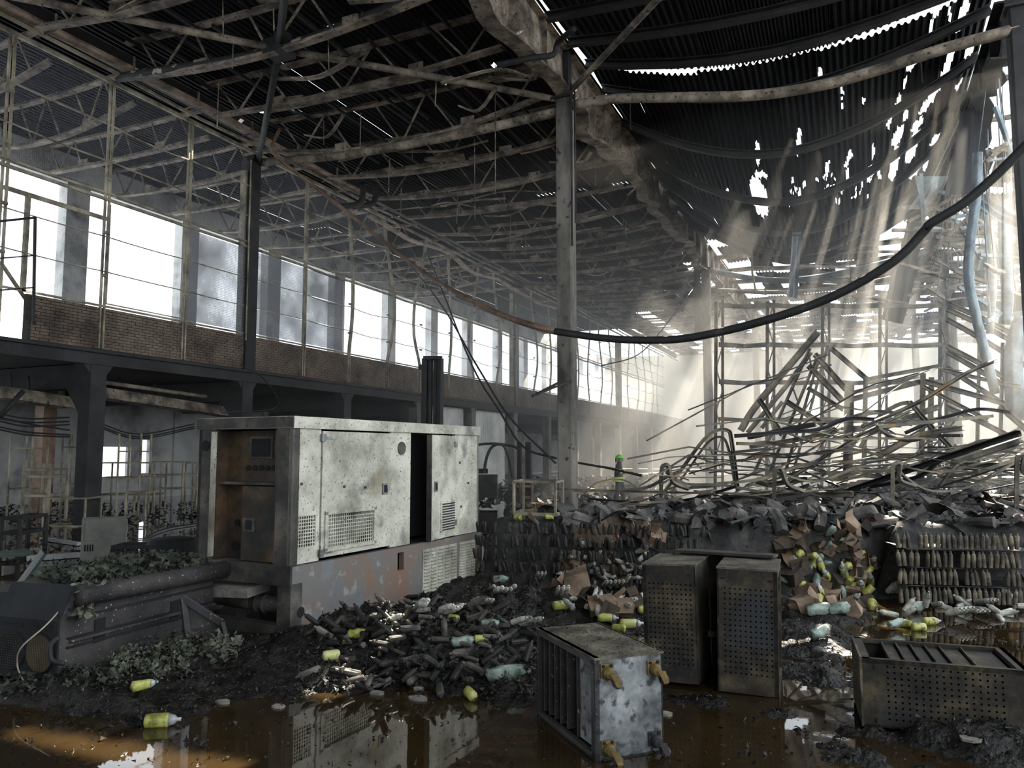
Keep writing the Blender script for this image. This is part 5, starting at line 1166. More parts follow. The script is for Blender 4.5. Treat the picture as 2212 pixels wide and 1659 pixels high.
PK = [([(1600, 930), (1640, 868), (1768, 716)], 18.5, .13, 'long leaning channel beam rising to the highest peak of the heap'), ([(1615, 935), (1700, 832), (1752, 760)], 19, .09, 'second leaning beam below the highest peak'),
      ([(1760, 765), (1828, 842)], 19.5, .10, 'beam sloping down right from the peak, uppermost'), ([(1795, 752), (1868, 815)], 20.5, .09, 'thin beam sloping right from the back frame top'), ([(1747, 790), (1820, 866)], 19, .10, 'beam sloping down right from the peak, second'),
      ([(1700, 868), (1812, 938)], 18, .09, 'lower beam sloping right inside the peak'), ([(1745, 838), (1822, 885)], 19.5, .08, 'short beam inside the peak'), ([(1640, 862), (1690, 940)], 18, .08, 'beam sloping right at the left foot of the peak'), ([(1690, 868), (1645, 925)], 18.4, .07, 'cross beam at the left foot of the peak'),
      ([(1826, 866), (1990, 824)], 19, .11, 'beam rising right between the two stub posts, lower'), ([(1835, 850), (1985, 812)], 19.6, .08, 'thin beam rising right between the two stub posts'), ([(1868, 820), (2032, 790)], 20.5, .09, 'long beam rising right to the pale column'),
      ([(1992, 822), (2172, 872)], 19, .10, 'beam falling right from the right stub post, upper'), ([(1995, 835), (2135, 908)], 18.6, .07, 'beam falling right from the right stub post, lower'), ([(2035, 798), (2145, 824), (2205, 835)], 20, .08, 'beam falling right beside the pale column'),
      ([(2160, 878), (2230, 940)], 18, .09, 'beam dropping out of the picture at the right edge'), ([(1880, 935), (2010, 885), (2030, 880)], 17, .10, 'dark beam lying across the right of the heap'), ([(1830, 905), (1900, 890), (1990, 905)], 18, .09, 'beam lying low behind the stub posts'), ([(2040, 985), (2130, 955), (2210, 962)], 15, .11, 'long sunlit beam at the right edge of the heap'),
      ([(1620, 965), (1720, 950), (1800, 935), (1850, 960)], 16, .08, 'curved bar along the crest of the heap'), ([(1860, 965), (1900, 900), (1960, 870), (1995, 905)], 16.5, .07, 'looped bar on the right of the heap crest'), ([(1965, 868), (2010, 920), (2060, 975)], 16, .07, 'straight bar sloping right across the heap'), ([(1900, 985), (1990, 940), (2080, 925)], 14.5, .08, 'bar lying in front of the right heap'),
      ([(2060, 1000), (2150, 970), (2205, 952)], 13, .10, 'pale beam rising to the right edge of the heap')]
for pts, D, w_, l in PK: steel(pts, D, w_, w_ * 1.2, l)
for (x, y0, y1, D, l) in ((1826, 1040, 832, 19, 'stub racking post in the middle of the heap'), (1836, 1036, 828, 19.6, 'thin second stub post in the middle of the heap'), (1990, 1040, 806, 19, 'stub racking post right in the heap'), (2008, 1038, 815, 19.5, 'thin stub post right in the heap'), (1866, 1030, 812, 20.5, 'short post behind the middle of the heap')):
    steel([(x, y0), (x + 4, y1)], D, .12, .10, l, name='racking_post', curve=False)
# the lattice arch and hooked posts before the heap
AR = [(1435, 1062), (1475, 1010), (1520, 950), (1548, 930), (1572, 930), (1580, 950), (1594, 1060)]
steel(AR, 14, .06, .06, 'curled lattice arch rising left of the heap', name='bent_arch'); steel([(1450, 1064), (1490, 1010), (1530, 955), (1560, 945), (1575, 975), (1588, 1050)], 14.3, .04, .04, 'inner bar of the curled lattice arch', name='bent_arch')
for k in range(6):
    t_ = k / 6; steel([(1450 + 100 * t_, 1045 - 95 * t_), (1475 + 80 * t_, 1050 - 75 * t_)], 14.1, .025, .025, 'thin strut of the curled lattice arch', name='arch_strut', group='struts of the curled arch', curve=False)
def hook(x, y0, y1, D, l, dx=20):
    steel([(x, y0), (x + 1, y1 + 12), (x + 6, y1), (x + 16, y1 + 2), (x + dx + 6, y1 + 35), (x + dx + 40, y1 + 50)], D, .055, .05, l, mt['tangle'], 'hooked_post')
hook(1428, 1078, 1006, 12, 'black hooked post rising from the rubble left of the heap'); hook(1672, 1085, 1012, 11.8, 'dark bent post rising from the rubble in the middle', 24); hook(1928, 1090, 1002, 11.2, 'dark twisted post rising from the rubble at right', 10); hook(2196, 1105, 985, 10.8, 'rusty post rising from the rubble at the right edge', 8)
ARC2 = [([(1262, 1068), (1285, 1045), (1320, 1036), (1355, 1040), (1385, 1062)], 12.6, .06, 'low black arch of bent bar before the firefighter'), ([(1335, 1060), (1400, 1052), (1440, 1030), (1470, 1018)], 12.4, .12, 'broad twisted black strip below the hooked post'), ([(1440, 1020), (1480, 1045), (1560, 1048), (1640, 1062)], 12.2, .12, 'broad twisted strip running right from the hooked post'),
        ([(1380, 1050), (1450, 1012), (1520, 1000)], 13.5, .06, 'yellowish bar rising from the left end of the heap'), ([(1545, 1045), (1640, 1035), (1730, 1005), (1780, 1000)], 12.3, .11, 'long twisted dark strip across the front of the heap'), ([(1680, 1022), (1760, 1040), (1850, 1010), (1930, 1003)], 11.9, .09, 'curved strip joining the two dark bent posts'),
        ([(1935, 1005), (2030, 1020), (2120, 1000), (2200, 985)], 11.6, .07, 'curved strip running to the rusty post'), ([(1935, 1010), (1960, 1035), (2010, 1060), (2090, 1052), (2190, 1000)], 11.4, .08, 'drooping rusty strip at the right of the rubble'), ([(2030, 1050), (2060, 1010), (2085, 995)], 11.8, .08, 'pale sunlit strip curling up at right')]
for pts, D, w_, l in ARC2: steel(pts, D, w_, w_ * .45, l, name='twisted_strip', prof=rect(w_, w_ * .35))
# ------------------------------------------------------------------ standing pallet racking behind the heap
RD = 27.0; rk = empty('pallet_racking', atD(1790, 1043, RD)); tag(rk, 'tall burnt pallet racking standing behind the heap', 'racking')
UX = [1553, 1664, 1783, 1907, 2037]
for x in UX:
    up_ = part('upright', MB().bar(atD(x - 8, 1085, RD), atD(x - 6, 652, RD), .11, .09), mt['tangle'], rk)
    part('rear_post', MB().bar(atD(x + 8, 1082, RD + .8), atD(x + 8, 648, RD + .8), .09, .08), mt['tangle'], up_)
    ls = MB()
    for k in range(8):
        ya, yb3 = 1030 - k * 47, 1030 - (k + 1) * 47
        ls.bar(atD(x - 6, ya, RD), atD(x + 8, yb3, RD + .8), .03, .03) if k % 2 else ls.bar(atD(x + 8, ya, RD + .8), atD(x - 6, yb3, RD), .03, .03)
    part('lacing', ls, mt['tangle'], up_)
for y in (660, 745, 825, 905):
    for k in range(4):
        dy = rnd.uniform(-2, 2); mid = 3
        part('beam', MB().sweep([atD(UX[k], y, RD - .05), atD((UX[k] + UX[k + 1]) / 2, y + mid, RD - .05), atD(UX[k + 1], y, RD - .05)], rect(.07, .14)), mt['tangle'], rk)
        if y != 905: part('beam', MB().sweep([atD(UX[k], y - 2, RD + .85), atD((UX[k] + UX[k + 1]) / 2, y + 2, RD + .85), atD(UX[k + 1], y - 2, RD + .85)], rect(.07, .13)), mt['tangle'], rk)
# leaning racking right of the pale column
for i, (y0, y1) in enumerate(((655, 735), (668, 752), (690, 790), (748, 842), (760, 862), (795, 905), (880, 960))):
    steel([(2046, y0), (2120, (y0 + y1) / 2 - 8), (2230, y1 + 8)], 24 - .3 * i, .10, .13, 'sloping beam of the leaning racking at right, %s from the top' % ('first', 'second', 'third', 'fourth', 'fifth', 'sixth', 'lowest')[i], name='leaning_beam')
for i, x in enumerate((2110, 2160, 2200)):
    steel([(x - 2, 1096), (x + 6, 730 + i * 10)], 24.5, .10, .09, 'upright of the leaning racking at right, %s' % ('nearest the pale column', 'middle', 'at the picture edge')[i], name='leaning_post', curve=False)
# ------------------------------------------------------------------ bare purlins left over the right aisle, and things hanging from them
BARE_Y = [18.5, 21.5, 24.5, 27.5, 30.5, 33.5, 36.5, 39.6]
for y in BARE_Y:
    single('bare_purlin', MB().bar((RX - .1, y, 12.2), (13.5, y + .1, 12.15), .10, .14), mt['ash_steel'], 'bare purlin left spanning the open sky over the right aisle', 'purlin', 'bare purlins over the right aisle')
for x in (7.2, 10.6): single('bare_runner', MB().bar((x, 17.5, 12.3), (x, 44, 12.3), .09, .10), mt['ash_steel'], 'bare runner crossing the purlins over the right aisle, %s' % ('nearer the column' if x < 9 else 'farther right'), 'runner')
def hang_wire(mb, p):
    yn = min(BARE_Y, key=lambda q: abs(q - p.y)); mb.tube([p, (min(max(p.x, RX), 13.4), yn, 12.19)], .014, 4); return mb
# ------------------------------------------------------------------ loose things hanging at right
def hang(pts, D, r_, m, l, name='hanging_tube'): return single(name, hang_wire(MB().tube(catmull([atD(p[0], p[1], D) for p in pts], 5), r_, 8), atD(pts[0][0], pts[0][1], D)), m, l, 'tube', smooth=True)
hang([(2112, 330), (2108, 430), (2096, 520), (2092, 600), (2110, 690), (2130, 770), (2150, 850)], 20, .12, mt['roof_blue'], 'long bent blue-grey tube hanging down at right before the racking')
hang([(2135, 480), (2142, 540), (2145, 620), (2138, 720)], 23, .10, mt['roof_blue'], 'shorter blue-grey tube hanging behind the long one')
hang([(2168, 430), (2172, 560), (2176, 640), (2170, 700)], 22, .16, mt['roof_blue'], 'thick stub tube hanging at the right edge')
hang([(2212, 690), (2195, 740), (2188, 800), (2196, 900)], 21, .25, mt['roof_blue'], 'bulging grey duct drooping at the right edge', 'hanging_duct')
def strip_sheet(px, D, l, m=None):
    P_ = [atD(x, y, D) for x, y in px]; n = len(P_) // 2; mb = MB()
    mb.grid(lambda u, v: tuple(P_[int(round(u * (n - 1)))].lerp(P_[len(P_) - 1 - int(round(u * (n - 1)))], v) + _fw * (.06 * ((int(round(v * 4))) % 2))), n - 1, 4)
    return single('hanging_sheet', mb, m or mt['roof_blue'], l, 'metal sheet')
strip_sheet([(1712, 500), (1708, 560), (1702, 640), (1722, 645), (1728, 560), (1732, 500)], 26, 'narrow torn roof sheet hanging down below the sagging roof')
strip_sheet([(1975, 380), (1985, 420), (1960, 455), (2010, 440), (2040, 400), (2050, 380)], 24, 'torn blue-grey sheet at the right corner of the sagging roof')
strip_sheet([(2075, 240), (2060, 330), (2040, 420), (2090, 420), (2130, 330), (2120, 230)], 21, 'dark torn sheet hanging by the right girder', mt['roof'])
strip_sheet([(2100, 395), (2150, 440), (2200, 470), (2212, 500), (2160, 480), (2105, 440)], 21, 'blue-grey sheet crumpled at the right edge')
strip_sheet([(1965, 455), (1955, 500), (1940, 560), (1975, 570), (1995, 520), (2000, 460)], 31, 'dark ragged sheet hanging left of the pale column', mt['roof'])
strip_sheet([(1932, 545), (1920, 620), (1905, 690), (1950, 700), (1970, 630), (1985, 560)], 31, 'lower dark ragged sheet left of the pale column', mt['roof'])
for i, (p0, p1, D) in enumerate((((2040, 500), (2212, 470), 24), ((2050, 530), (2212, 560), 26), ((2060, 585), (2212, 640), 25), ((2060, 470), (2120, 560), 23), ((1960, 480), (2090, 410), 22), ((2060, 440), (2212, 540), 24), ((2150, 230), (2185, 330), 18), ((2140, 330), (2210, 290), 18), ((2130, 350), (2190, 300), 18.4),
                           ((1990, 375), (1995, 490), 21), ((2045, 600), (1960, 640), 30), ((1840, 640), (1960, 655), 30), ((2070, 620), (2200, 700), 24))):
    single('loose_bar', hang_wire(MB().bar(atD(*p0, D), atD(*p1, D), .09, .09), atD((p0[0] + p1[0]) / 2, (p0[1] + p1[1]) / 2, D)), mt['ash_steel'] if i % 3 else mt['roof_blue'], 'loose scorched bar hanging among the wreckage at upper right', 'steel bar', 'loose bars at upper right')
for i, (x, y0, y1, D) in enumerate(((1772, 60, 205, 24), (1800, 80, 200, 25), (1992, 120, 180, 20), (1556, 320, 450, 28), (1565, 230, 430, 26), (1362, 120, 280, 22), (1855, 430, 480, 30), (1838, 560, 620, 30))):
    b_ = atD(x, y1, D); b_.y = min(max(b_.y, 20.6), 38); t_ = V(b_.x, b_.y, sag(b_.x, b_.y) + .05)
    if b_.z > t_.z - .3: b_.z = t_.z - .9
    single('hanger_rod', MB().tube([t_, b_], .02, 5), mt['black_steel'], 'thin rod dangling from the sagging roof', 'rod', 'rods of the sagging roof')
single('swing_handle', MB().tube([atD(1622, 500, 30), atD(1625, 590, 30), atD(1633, 632, 30), atD(1655, 636, 30), atD(1652, 622, 30)], .04, 6), mt['frame_steel'], 'L-shaped rod dangling in the haze right of the second column', 'rod')
for k in range(62):
    x = rnd.uniform(1990, 2230); y = rnd.uniform(330, 700); D = rnd.uniform(20, 36); l = rnd.uniform(40, 170); a = rnd.choice([rnd.gauss(.35, .3), rnd.gauss(-.25, .3), rnd.gauss(0, .15)])
    P = catmull([atD(x - l / 2 * math.cos(a), y - l / 2 * math.sin(a), D), atD(x, y + rnd.uniform(-8, 8), D + rnd.uniform(-.4, .4)), atD(x + l / 2 * math.cos(a), y + l / 2 * math.sin(a), D)], 4)
    if max(p.z for p in P) > 12.2: continue
    single('loose_bar', hang_wire(MB().sweep(P, rect(rnd.uniform(.05, .16), rnd.uniform(.04, .12))), P[len(P) // 2]), mt['ash_steel'] if k % 3 else mt['roof_blue'], 'loose scorched bar hanging among the wreckage at upper right', 'steel bar', 'loose bars at upper right')
for k in range(16):
    x = rnd.uniform(2060, 2220); y = rnd.uniform(380, 660); D = rnd.uniform(24, 34); w_, h_ = rnd.uniform(30, 90), rnd.uniform(15, 45); sl_ = rnd.uniform(-.3, .5)
    q = [atD(x - w_ / 2, y - sl_ * w_ / 2, D), atD(x + w_ / 2, y + sl_ * w_ / 2, D), atD(x + w_ / 2 + rnd.uniform(-10, 10), y + sl_ * w_ / 2 + h_, D + .6), atD(x - w_ / 2 + rnd.uniform(-10, 10), y - sl_ * w_ / 2 + h_, D + .6)]
    mb = MB(); mb.grid(lambda u, v: tuple(q[0].lerp(q[1], u).lerp(q[3].lerp(q[2], u), v) + _fw * (.06 * (int(round(u * 12)) % 2))), 12, 2)
    hang_wire(mb, q[0].lerp(q[2], .5))
    single('torn_sheet', mb, mt['roof_blue'] if k % 2 else mt['roof'], 'torn corrugated sheet scrap hanging in the wreckage at upper right', 'metal sheet', 'sheet scraps at upper right')
# ------------------------------------------------------------------ square frame on the left stack
FQ = [hit(1108, 1114), hit(1190, 1118)]; fq = empty('square_frame', FQ[0]); tag(fq, 'empty square steel frame standing on the left stack by the column', 'frame')
a0 = V(-4.28, 9.62, .93); a1 = V(-3.68, 9.62, .93); bk = V(-.10, .55, 0); hz_ = V(0, 0, .43)
for p in (a0, a1, a0 + bk, a1 + bk): part('post', MB().bar(p, p + hz_, .03, .03), mt['frame_steel'], fq)
for p, q in ((a0, a1), (a1, a1 + bk), (a0 + bk, a1 + bk), (a0, a0 + bk)):
    part('top_rail', MB().bar(p + hz_, q + hz_, .03, .03), mt['frame_steel'], fq); part('bottom_rail', MB().bar(p, q, .04, .04), mt['frame_steel'], fq)
# ------------------------------------------------------------------ forklift
FD = 26.0; fl = empty('forklift', atD(1085, 1088, FD)); tag(fl, 'burnt-out forklift with a bare overhead guard beside the white partition', 'forklift')
fb = atD(1085, 1088, FD); fb.z = 0; fl.location = fb
rtv = V(_rt.x, _rt.y, 0); fwv = V(_fw.x, _fw.y, 0).normalized()
def F(a, b, z): return fb + rtv * a + fwv * b + V(0, 0, z)
mxr = Matrix.Rotation(YAW, 3, 'Z')
bdy = MB().box(F(-.75, .3, .62), (1.15, 1.0, .75), mxr); bdy.box(F(-1.15, .3, .85), (.5, 1.0, .55), mxr); part('body', bdy, mt['char'], fl)
part('counterweight', MB().box(F(-1.35, .3, .65), (.45, 1.05, .9), mxr), mt['char'], fl); part('seat', MB().box(F(-.75, .3, 1.12), (.5, .5, .16), mxr).box(F(-1.0, .3, 1.35), (.12, .5, .45), mxr), mt['char'], fl)
for s in (-.2, .8):
    part('guard_arch', MB().tube(catmull([F(-.62, s, 1.05), F(-.55, s, 1.55), F(-.35, s, 1.95), F(0, s, 2.0), F(.2, s, 1.6), F(.35, s, .9)], 5), .04, 6), mt['black_steel'], fl)
part('roof_bar', MB().tube(catmull([F(-1.3, .3, 1.9), F(-.6, .3, 2.05), F(.1, .3, 2.02), F(.55, .3, 1.85), F(.62, .3, 1.3)], 4), .05, 6).bar(F(-.3, -.2, 2.0), F(-.3, .8, 2.0), .05, .05).bar(F(0, -.2, 2.0), F(0, .8, 2.0), .05, .05), mt['black_steel'], fl)
for a, w_, m_ in ((.58, .13, 'black_steel'), (.72, .05, 'frame_steel'), (.82, .05, 'black_steel'), (.93, .12, 'black_steel')):
    part('mast_rail', MB().bar(F(a, -.1, .1), F(a, -.1, 2.1), w_, .12, up=(0, 1, 0)), mt[m_], fl)
part('carriage', MB().box(F(.78, -.2, .25), (.6, .05, .08), mxr).box(F(.78, -.2, .62), (.6, .05, .08), mxr), mt['copper'], fl)
for s in (.6, 1.0): part('fork', MB().bar(F(s, -.25, .75), F(s, -.25, .05), .06, .05, up=(0, 1, 0)).bar(F(s, -.25, .06), F(s + .5, -.5, .06), .1, .04), mt['copper'], fl)
for a, b in ((-1.0, -.25), (.3, -.25)): part('wheel', MB().lathe([(.18, -.1), (.26, -.08), (.26, .08), (.18, .1)], 16, F(a, b, .26), mxr @ Matrix.Rotation(R(90), 3, 'X')), mt['rubber'], fl)
# second forklift: only its raised mast shows above the generator
md = 17.0; m0 = atD(932, 1100, md); m0.z = 0; ms_ = empty('forklift_mast', m0); tag(ms_, 'black raised forklift mast standing behind the generator', 'mast')
zt_ = atD(932, 768, md).z
for a, w_ in ((-.17, .10), (-.05, .05), (.07, .05), (.16, .12)): part('mast_rail', MB().bar(m0 + rtv * a, m0 + rtv * a + V(0, 0, zt_ - (.03 if abs(a) > .1 else 0)), w_, .14, up=(0, 1, 0)), mt['black_steel'], ms_)
part('cross_head', MB().box(m0 + V(0, 0, zt_ - .02), (.42, .18, .08), mxr).box(m0 - rtv * .25 + V(0, 0, zt_ - .22), (.14, .12, .10), mxr), mt['black_steel'], ms_)
part('truck_body', MB().box(m0 - rtv * .1 + fwv * .9 + V(0, 0, .6), (1.1, 1.5, 1.0), mxr), mt['char'], ms_)
# ------------------------------------------------------------------ firefighter
PD = 26.0; pb = atD(1337, 1090, PD); pb.z = 0.0
person = empty('person', pb, 0); tag(person, 'person in dark fire gear and bright green helmet, standing among smoke facing right', 'person')
jacket = M('dark_turnout_cloth', [(.018, .02, .026), (.045, .048, .055)], 8, .9); hivis = M('lime_reflective_band', [(.45, .62, .08), (.62, .80, .18)], 6, .5, bump=0); helm = M('bright_green_helmet', [(.10, .60, .05), (.18, .80, .10)], 5, .35, bump=0); skin = M('skin', [(.30, .17, .11), (.38, .22, .15)], 8, .6, bump=0)
J = dict(pelvis=(0, 0, .88), belly=(0, 0, 1.02), chest=(.01, 0, 1.16), neck=(.02, 0, 1.40), head=(.05, 0, 1.50),
         shl=(.02, .16, 1.27), ell=(.02, .25, 1.09), wrl=(.22, .14, 1.08), shr=(.02, -.16, 1.27), elr=(.0, -.26, 1.10), wrr=(.22, -.08, 1.12),
         hl=(0, .09, .84), kl=(.12, .11, .48), al=(.15, .12, .08), fl=(.33, .13, .04), hr=(0, -.09, .84), kr=(-.02, -.11, .48), ar=(-.14, -.12, .08), fr=(.04, -.13, .04))
E_ = [('pelvis', 'belly'), ('belly', 'chest'), ('chest', 'neck'), ('neck', 'head'), ('chest', 'shl'), ('shl', 'ell'), ('ell', 'wrl'), ('chest', 'shr'), ('shr', 'elr'), ('elr', 'wrr'), ('pelvis', 'hl'), ('hl', 'kl'), ('kl', 'al'), ('al', 'fl'), ('pelvis', 'hr'), ('hr', 'kr'), ('kr', 'ar'), ('ar', 'fr')]
RAD = dict(pelvis=.20, belly=.195, chest=.20, neck=.07, head=.09, shl=.105, ell=.095, wrl=.07, shr=.105, elr=.095, wrr=.07, hl=.13, kl=.11, al=.09, fl=.05, hr=.11, kr=.09, ar=.075, fr=.05)
keys = list(J); fa2 = YAW + R(-12); ca, sa = math.cos(fa2), math.sin(fa2)
def pv(q): return (q[0] * ca - q[1] * sa, q[0] * sa + q[1] * ca, q[2])
me = bpy.data.meshes.new('body'); me.from_pydata([pv(J[k]) for k in keys], [(keys.index(a), keys.index(b)) for a, b in E_], [])
bo = link('body', me, jacket, person); sk = bo.modifiers.new('skin', 'SKIN'); bo.modifiers.new('sub', 'SUBSURF').render_levels = 1
for i, k in enumerate(keys):
    sv = me.skin_vertices[0].data[i] if me.skin_vertices else None
    if sv is None: break
    sv.radius = (RAD[k], RAD[k]); sv.use_root = (k == 'pelvis')
if not me.skin_vertices:
    bo.modifiers.clear(); mbp = MB()
    for a, b in E_: mbp.sweep([pv(J[a]), pv(J[b])], [(math.cos(t * .785), math.sin(t * .785)) for t in range(8)], scale=[RAD[a] * .9, RAD[b] * .9])
    for k in keys: mbp.lathe([(RAD[k] * .3, -RAD[k] * .85), (RAD[k] * .8, -RAD[k] * .5), (RAD[k] * .92, 0), (RAD[k] * .8, RAD[k] * .5), (RAD[k] * .3, RAD[k] * .85)], 8, pv(J[k]))
    mbp.sm = True; bo.data = mbp.mesh('body'); bo.data.materials.append(jacket)
def sph(c, rx, ry, rz, n=12, z0=-1.0):
    return MB().lathe([(math.sqrt(max(0, 1 - (z0 + (1 - z0) * k / 8) ** 2)) + .001, z0 + (1 - z0) * k / 8) for k in range(9)], n, pv(c), Matrix.Rotation(fa2, 3, 'Z') @ Matrix.Diagonal((rx, ry, rz)))
hd_ = part('head', sph((.055, 0, 1.50), .095, .08, .125), skin, person, True, False)
part('nose', sph((.15, 0, 1.49), .022, .014, .022, 8), skin, hd_, True, False)
part('eye', sph((.138, .032, 1.52), .012, .014, .009, 8), mt['black_hole'], hd_, True, False); part('eye', sph((.138, -.032, 1.52), .012, .014, .009, 8), mt['black_hole'], hd_, True, False)
part('mouth', sph((.135, 0, 1.445), .012, .028, .006, 8), mt['copper'], hd_, True, False); part('ear', sph((.05, -.082, 1.495), .022, .012, .032, 8), skin, hd_, True, False); part('ear', sph((.05, .082, 1.495), .022, .012, .032, 8), skin, hd_, True, False)
hl_ = part('helmet', sph((.04, 0, 1.56), .145, .125, .135, 14, 0.0), helm, person, True, False); part('brim', sph((.05, 0, 1.565), .185, .15, .018, 14), helm, hl_, True, False); part('neck_guard', sph((-.08, 0, 1.50), .03, .10, .09, 10), jacket, hl_, True, False)
for z, rx, ry in ((1.16, .215, .225), (.90, .205, .215), (.80, .20, .205)):
    part('reflective_band', MB().lathe([(1, -.025), (1.0, .025)], 16, pv((.0, 0, z)), Matrix.Rotation(fa2, 3, 'Z') @ Matrix.Diagonal((rx, ry, 1))), hivis, person, False, False)
for a in ((.12, .21, 1.09), (.10, -.19, 1.11)): part('cuff_band', sph(a, .05, .085, .085, 10), hivis, person, True, False)
for s, w_ in ((1, J['wrl']), (-1, J['wrr'])):
    hnd = part('glove', sph((w_[0] + .05, w_[1] - s * .01, w_[2]), .055, .03, .045, 8), mt['rubber'], person, True, False)
    for q in range(4): part('finger', MB().tube([pv((w_[0] + .08, w_[1] + .02 - .018 * q, w_[2] + .02)), pv((w_[0] + .125, w_[1] + .02 - .018 * q, w_[2] + .005)), pv((w_[0] + .13 - .01 * (q == 3), w_[1] + .02 - .018 * q, w_[2] - .03))], .009, 5), mt['rubber'], hnd, False, False)
    part('thumb', MB().tube([pv((w_[0] + .05, w_[1] - s * .03, w_[2] + .02)), pv((w_[0] + .09, w_[1] - s * .045, w_[2] + .03))], .01, 5), mt['rubber'], hnd, False, False)
# ------------------------------------------------------------------ side aisle clutter, left
def tframe(x0, x1, yt, yb4, label, d=.6, m=None, shelves=(1.0,), r_=.02):
    p = atZ(x0, yb4); q = atZ(x1, yb4); D = proj(p)[2]; h = atD(x0, yt, D).z; q = atD(x1, yb4, D); q.z = 0; p.z = 0; b_ = fwv * d
    e = empty('tubular_frame', p); tag(e, label, 'frame', 'tubular frames in the side aisle')
    for s in (p, q, p + b_, q + b_): part('leg', MB().bar(s, s + V(0, 0, h), r_ * 2, r_ * 2), m or mt['frame_steel'], e)
    for f in shelves:
        z = V(0, 0, h * f); part('rail', MB().bar(p + z, q + z, r_ * 2, r_ * 2).bar(p + b_ + z, q + b_ + z, r_ * 2, r_ * 2).bar(p + z, p + b_ + z, r_ * 2, r_ * 2).bar(q + z, q + b_ + z, r_ * 2, r_ * 2), m or mt['frame_steel'], e)
    return e
tframe(92, 182, 1077, 1138, 'low beige tubular table frame left of the nearest ground column', .7, None, (1.0, .02))
tframe(270, 313, 1064, 1116, 'narrow beige tubular stand right of the nearest ground column', .5)
tframe(250, 298, 936, 1114, 'tall tubular frame with uprights before the bright opening', .6, None, (.78, .45))
tframe(14, 62, 942, 1118, 'tall tubular frame near the left edge, farther one', .7, None, (.85, .35))
tframe(46, 102, 1002, 1128, 'stout tubular frame near the left edge, nearer one', .8, None, (.9, .78, .45), .03)
tframe(128, 143, 938, 1100, 'slim tall tubular frame behind the nearest ground column', .5, None, (.83, .3))
tframe(398, 424, 1000, 1110, 'tubular frame half hidden behind the generator', .8, None, (1.0, .75, .5))
tframe(0, 40, 1120, 1185, 'dark low tubular frame at the left edge', .8, mt['black_steel'], (1.0, .5), .03)
tframe(320, 392, 998, 1098, 'wide tubular frame left of the generator', .8, None, (1.0, .72, .42))
tframe(208, 330, 1000, 1106, 'long tubular rack below the bright opening', .8, None, (1.0, .7, .35))
p = atZ(172, 1226); zr_ = YAW + R(28); ca_ = empty('metal_case', p, zr_); tag(ca_, 'beige metal case with a slotted front behind the cooling unit', 'case')
part('body', MB().bb(0, .62, 0, .5, 0, .72), mt['beige_box'], ca_, world=False); part('side', MB().bb(.622, .63, .02, .48, .02, .70), mt['pale_box'], ca_, world=False, label='pale side sheet')
part('door', MB().bb(.05, .22, -.012, 0, .40, .68), mt['beige_box'], ca_, world=False)
for k in range(4): part('slot', MB().bb(.05 + k * .035, .07 + k * .035, -.008, 0, .24, .34), mt['black_hole'], ca_, world=False)
p = atD(238, 1215, 10.2); p.z = .22; cr_ = empty('plastic_crate', p, YAW + R(4)); tag(cr_, 'black perforated plastic crate behind the cooling unit', 'crate')
cw, chh = .58, .30
for y in (0, .38):
    sh = MB(); n = 9
    sh.bb(0, cw, y, y + .015, 0, .04).bb(0, cw, y, y + .015, chh - .05, chh)
    for k in range(n + 1): sh.bb(k * cw / n - .008, k * cw / n + .008, y, y + .015, .04, chh - .05)
    for z in (.10, .16, .205): sh.bb(0, cw, y, y + .015, z, z + .014)
    part('slatted_side', sh, mt['black_pl'], cr_, world=False)
for x in (0, cw - .015): part('end', MB().bb(x, x + .015, 0, .395, 0, chh), mt['black_pl'], cr_, world=False)
part('floor_panel', MB().bb(0, cw, 0, .395, 0, .012), mt['black_pl'], cr_, world=False)
single('stand_block', MB().box(V(p.x, p.y, .11) + rtv * .29 + fwv * .2, (.6, .4, .20), mxr), mt['char'], 'charred block beneath the black crate', 'block')
p = atD(370, 1215, 10.5); single('dark_tank', MB().lathe([(.30, 0), (.33, .03), (.33, .50), (.28, .58), (.12, .60)], 18, (p.x, p.y, 0)), mt['machine_end'], 'round black tank left of the generator', 'tank', smooth=True)
strip_sheet([(308, 1165), (330, 1150), (365, 1138), (424, 1130), (424, 1139), (368, 1149), (335, 1160), (312, 1172)], 11.2, 'curved white sheet strip arching left of the generator', mt['pale_box'])
p = atD(8, 1262, 8.6); gc = empty('open_crate', V(p.x, p.y, 0), YAW + R(35)); tag(gc, 'dark green slatted crate tipped up at the left edge', 'crate')
for s in (-1, 1): part('side', MB().box((s * .25, 0, .42), (.03, .5, .45), Euler((0, s * .55, 0)).to_matrix()), mt['dark_green'], gc, world=False)
for k in range(4): part('slat', MB().box((0, -.2 + k * .13, .62), (.45, .05, .03)), mt['dark_green'], gc, world=False)
part('base', MB().bb(-.4, .4, -.28, .28, 0, .24), mt['black_pl'], gc, world=False)
single('pale_plank', MB().bar(atZ(58, 1206, .05), atZ(172, 1198, .05), .14, .08), mt['pale_box'], 'pale plank lying across the water behind the cooling unit', 'plank')
single('pale_plank', MB().bar(atZ(90, 1163, .04), atZ(172, 1175, .04), .09, .06), mt['pale_box'], 'thin pale slat sloping above the water behind the cooling unit', 'plank')
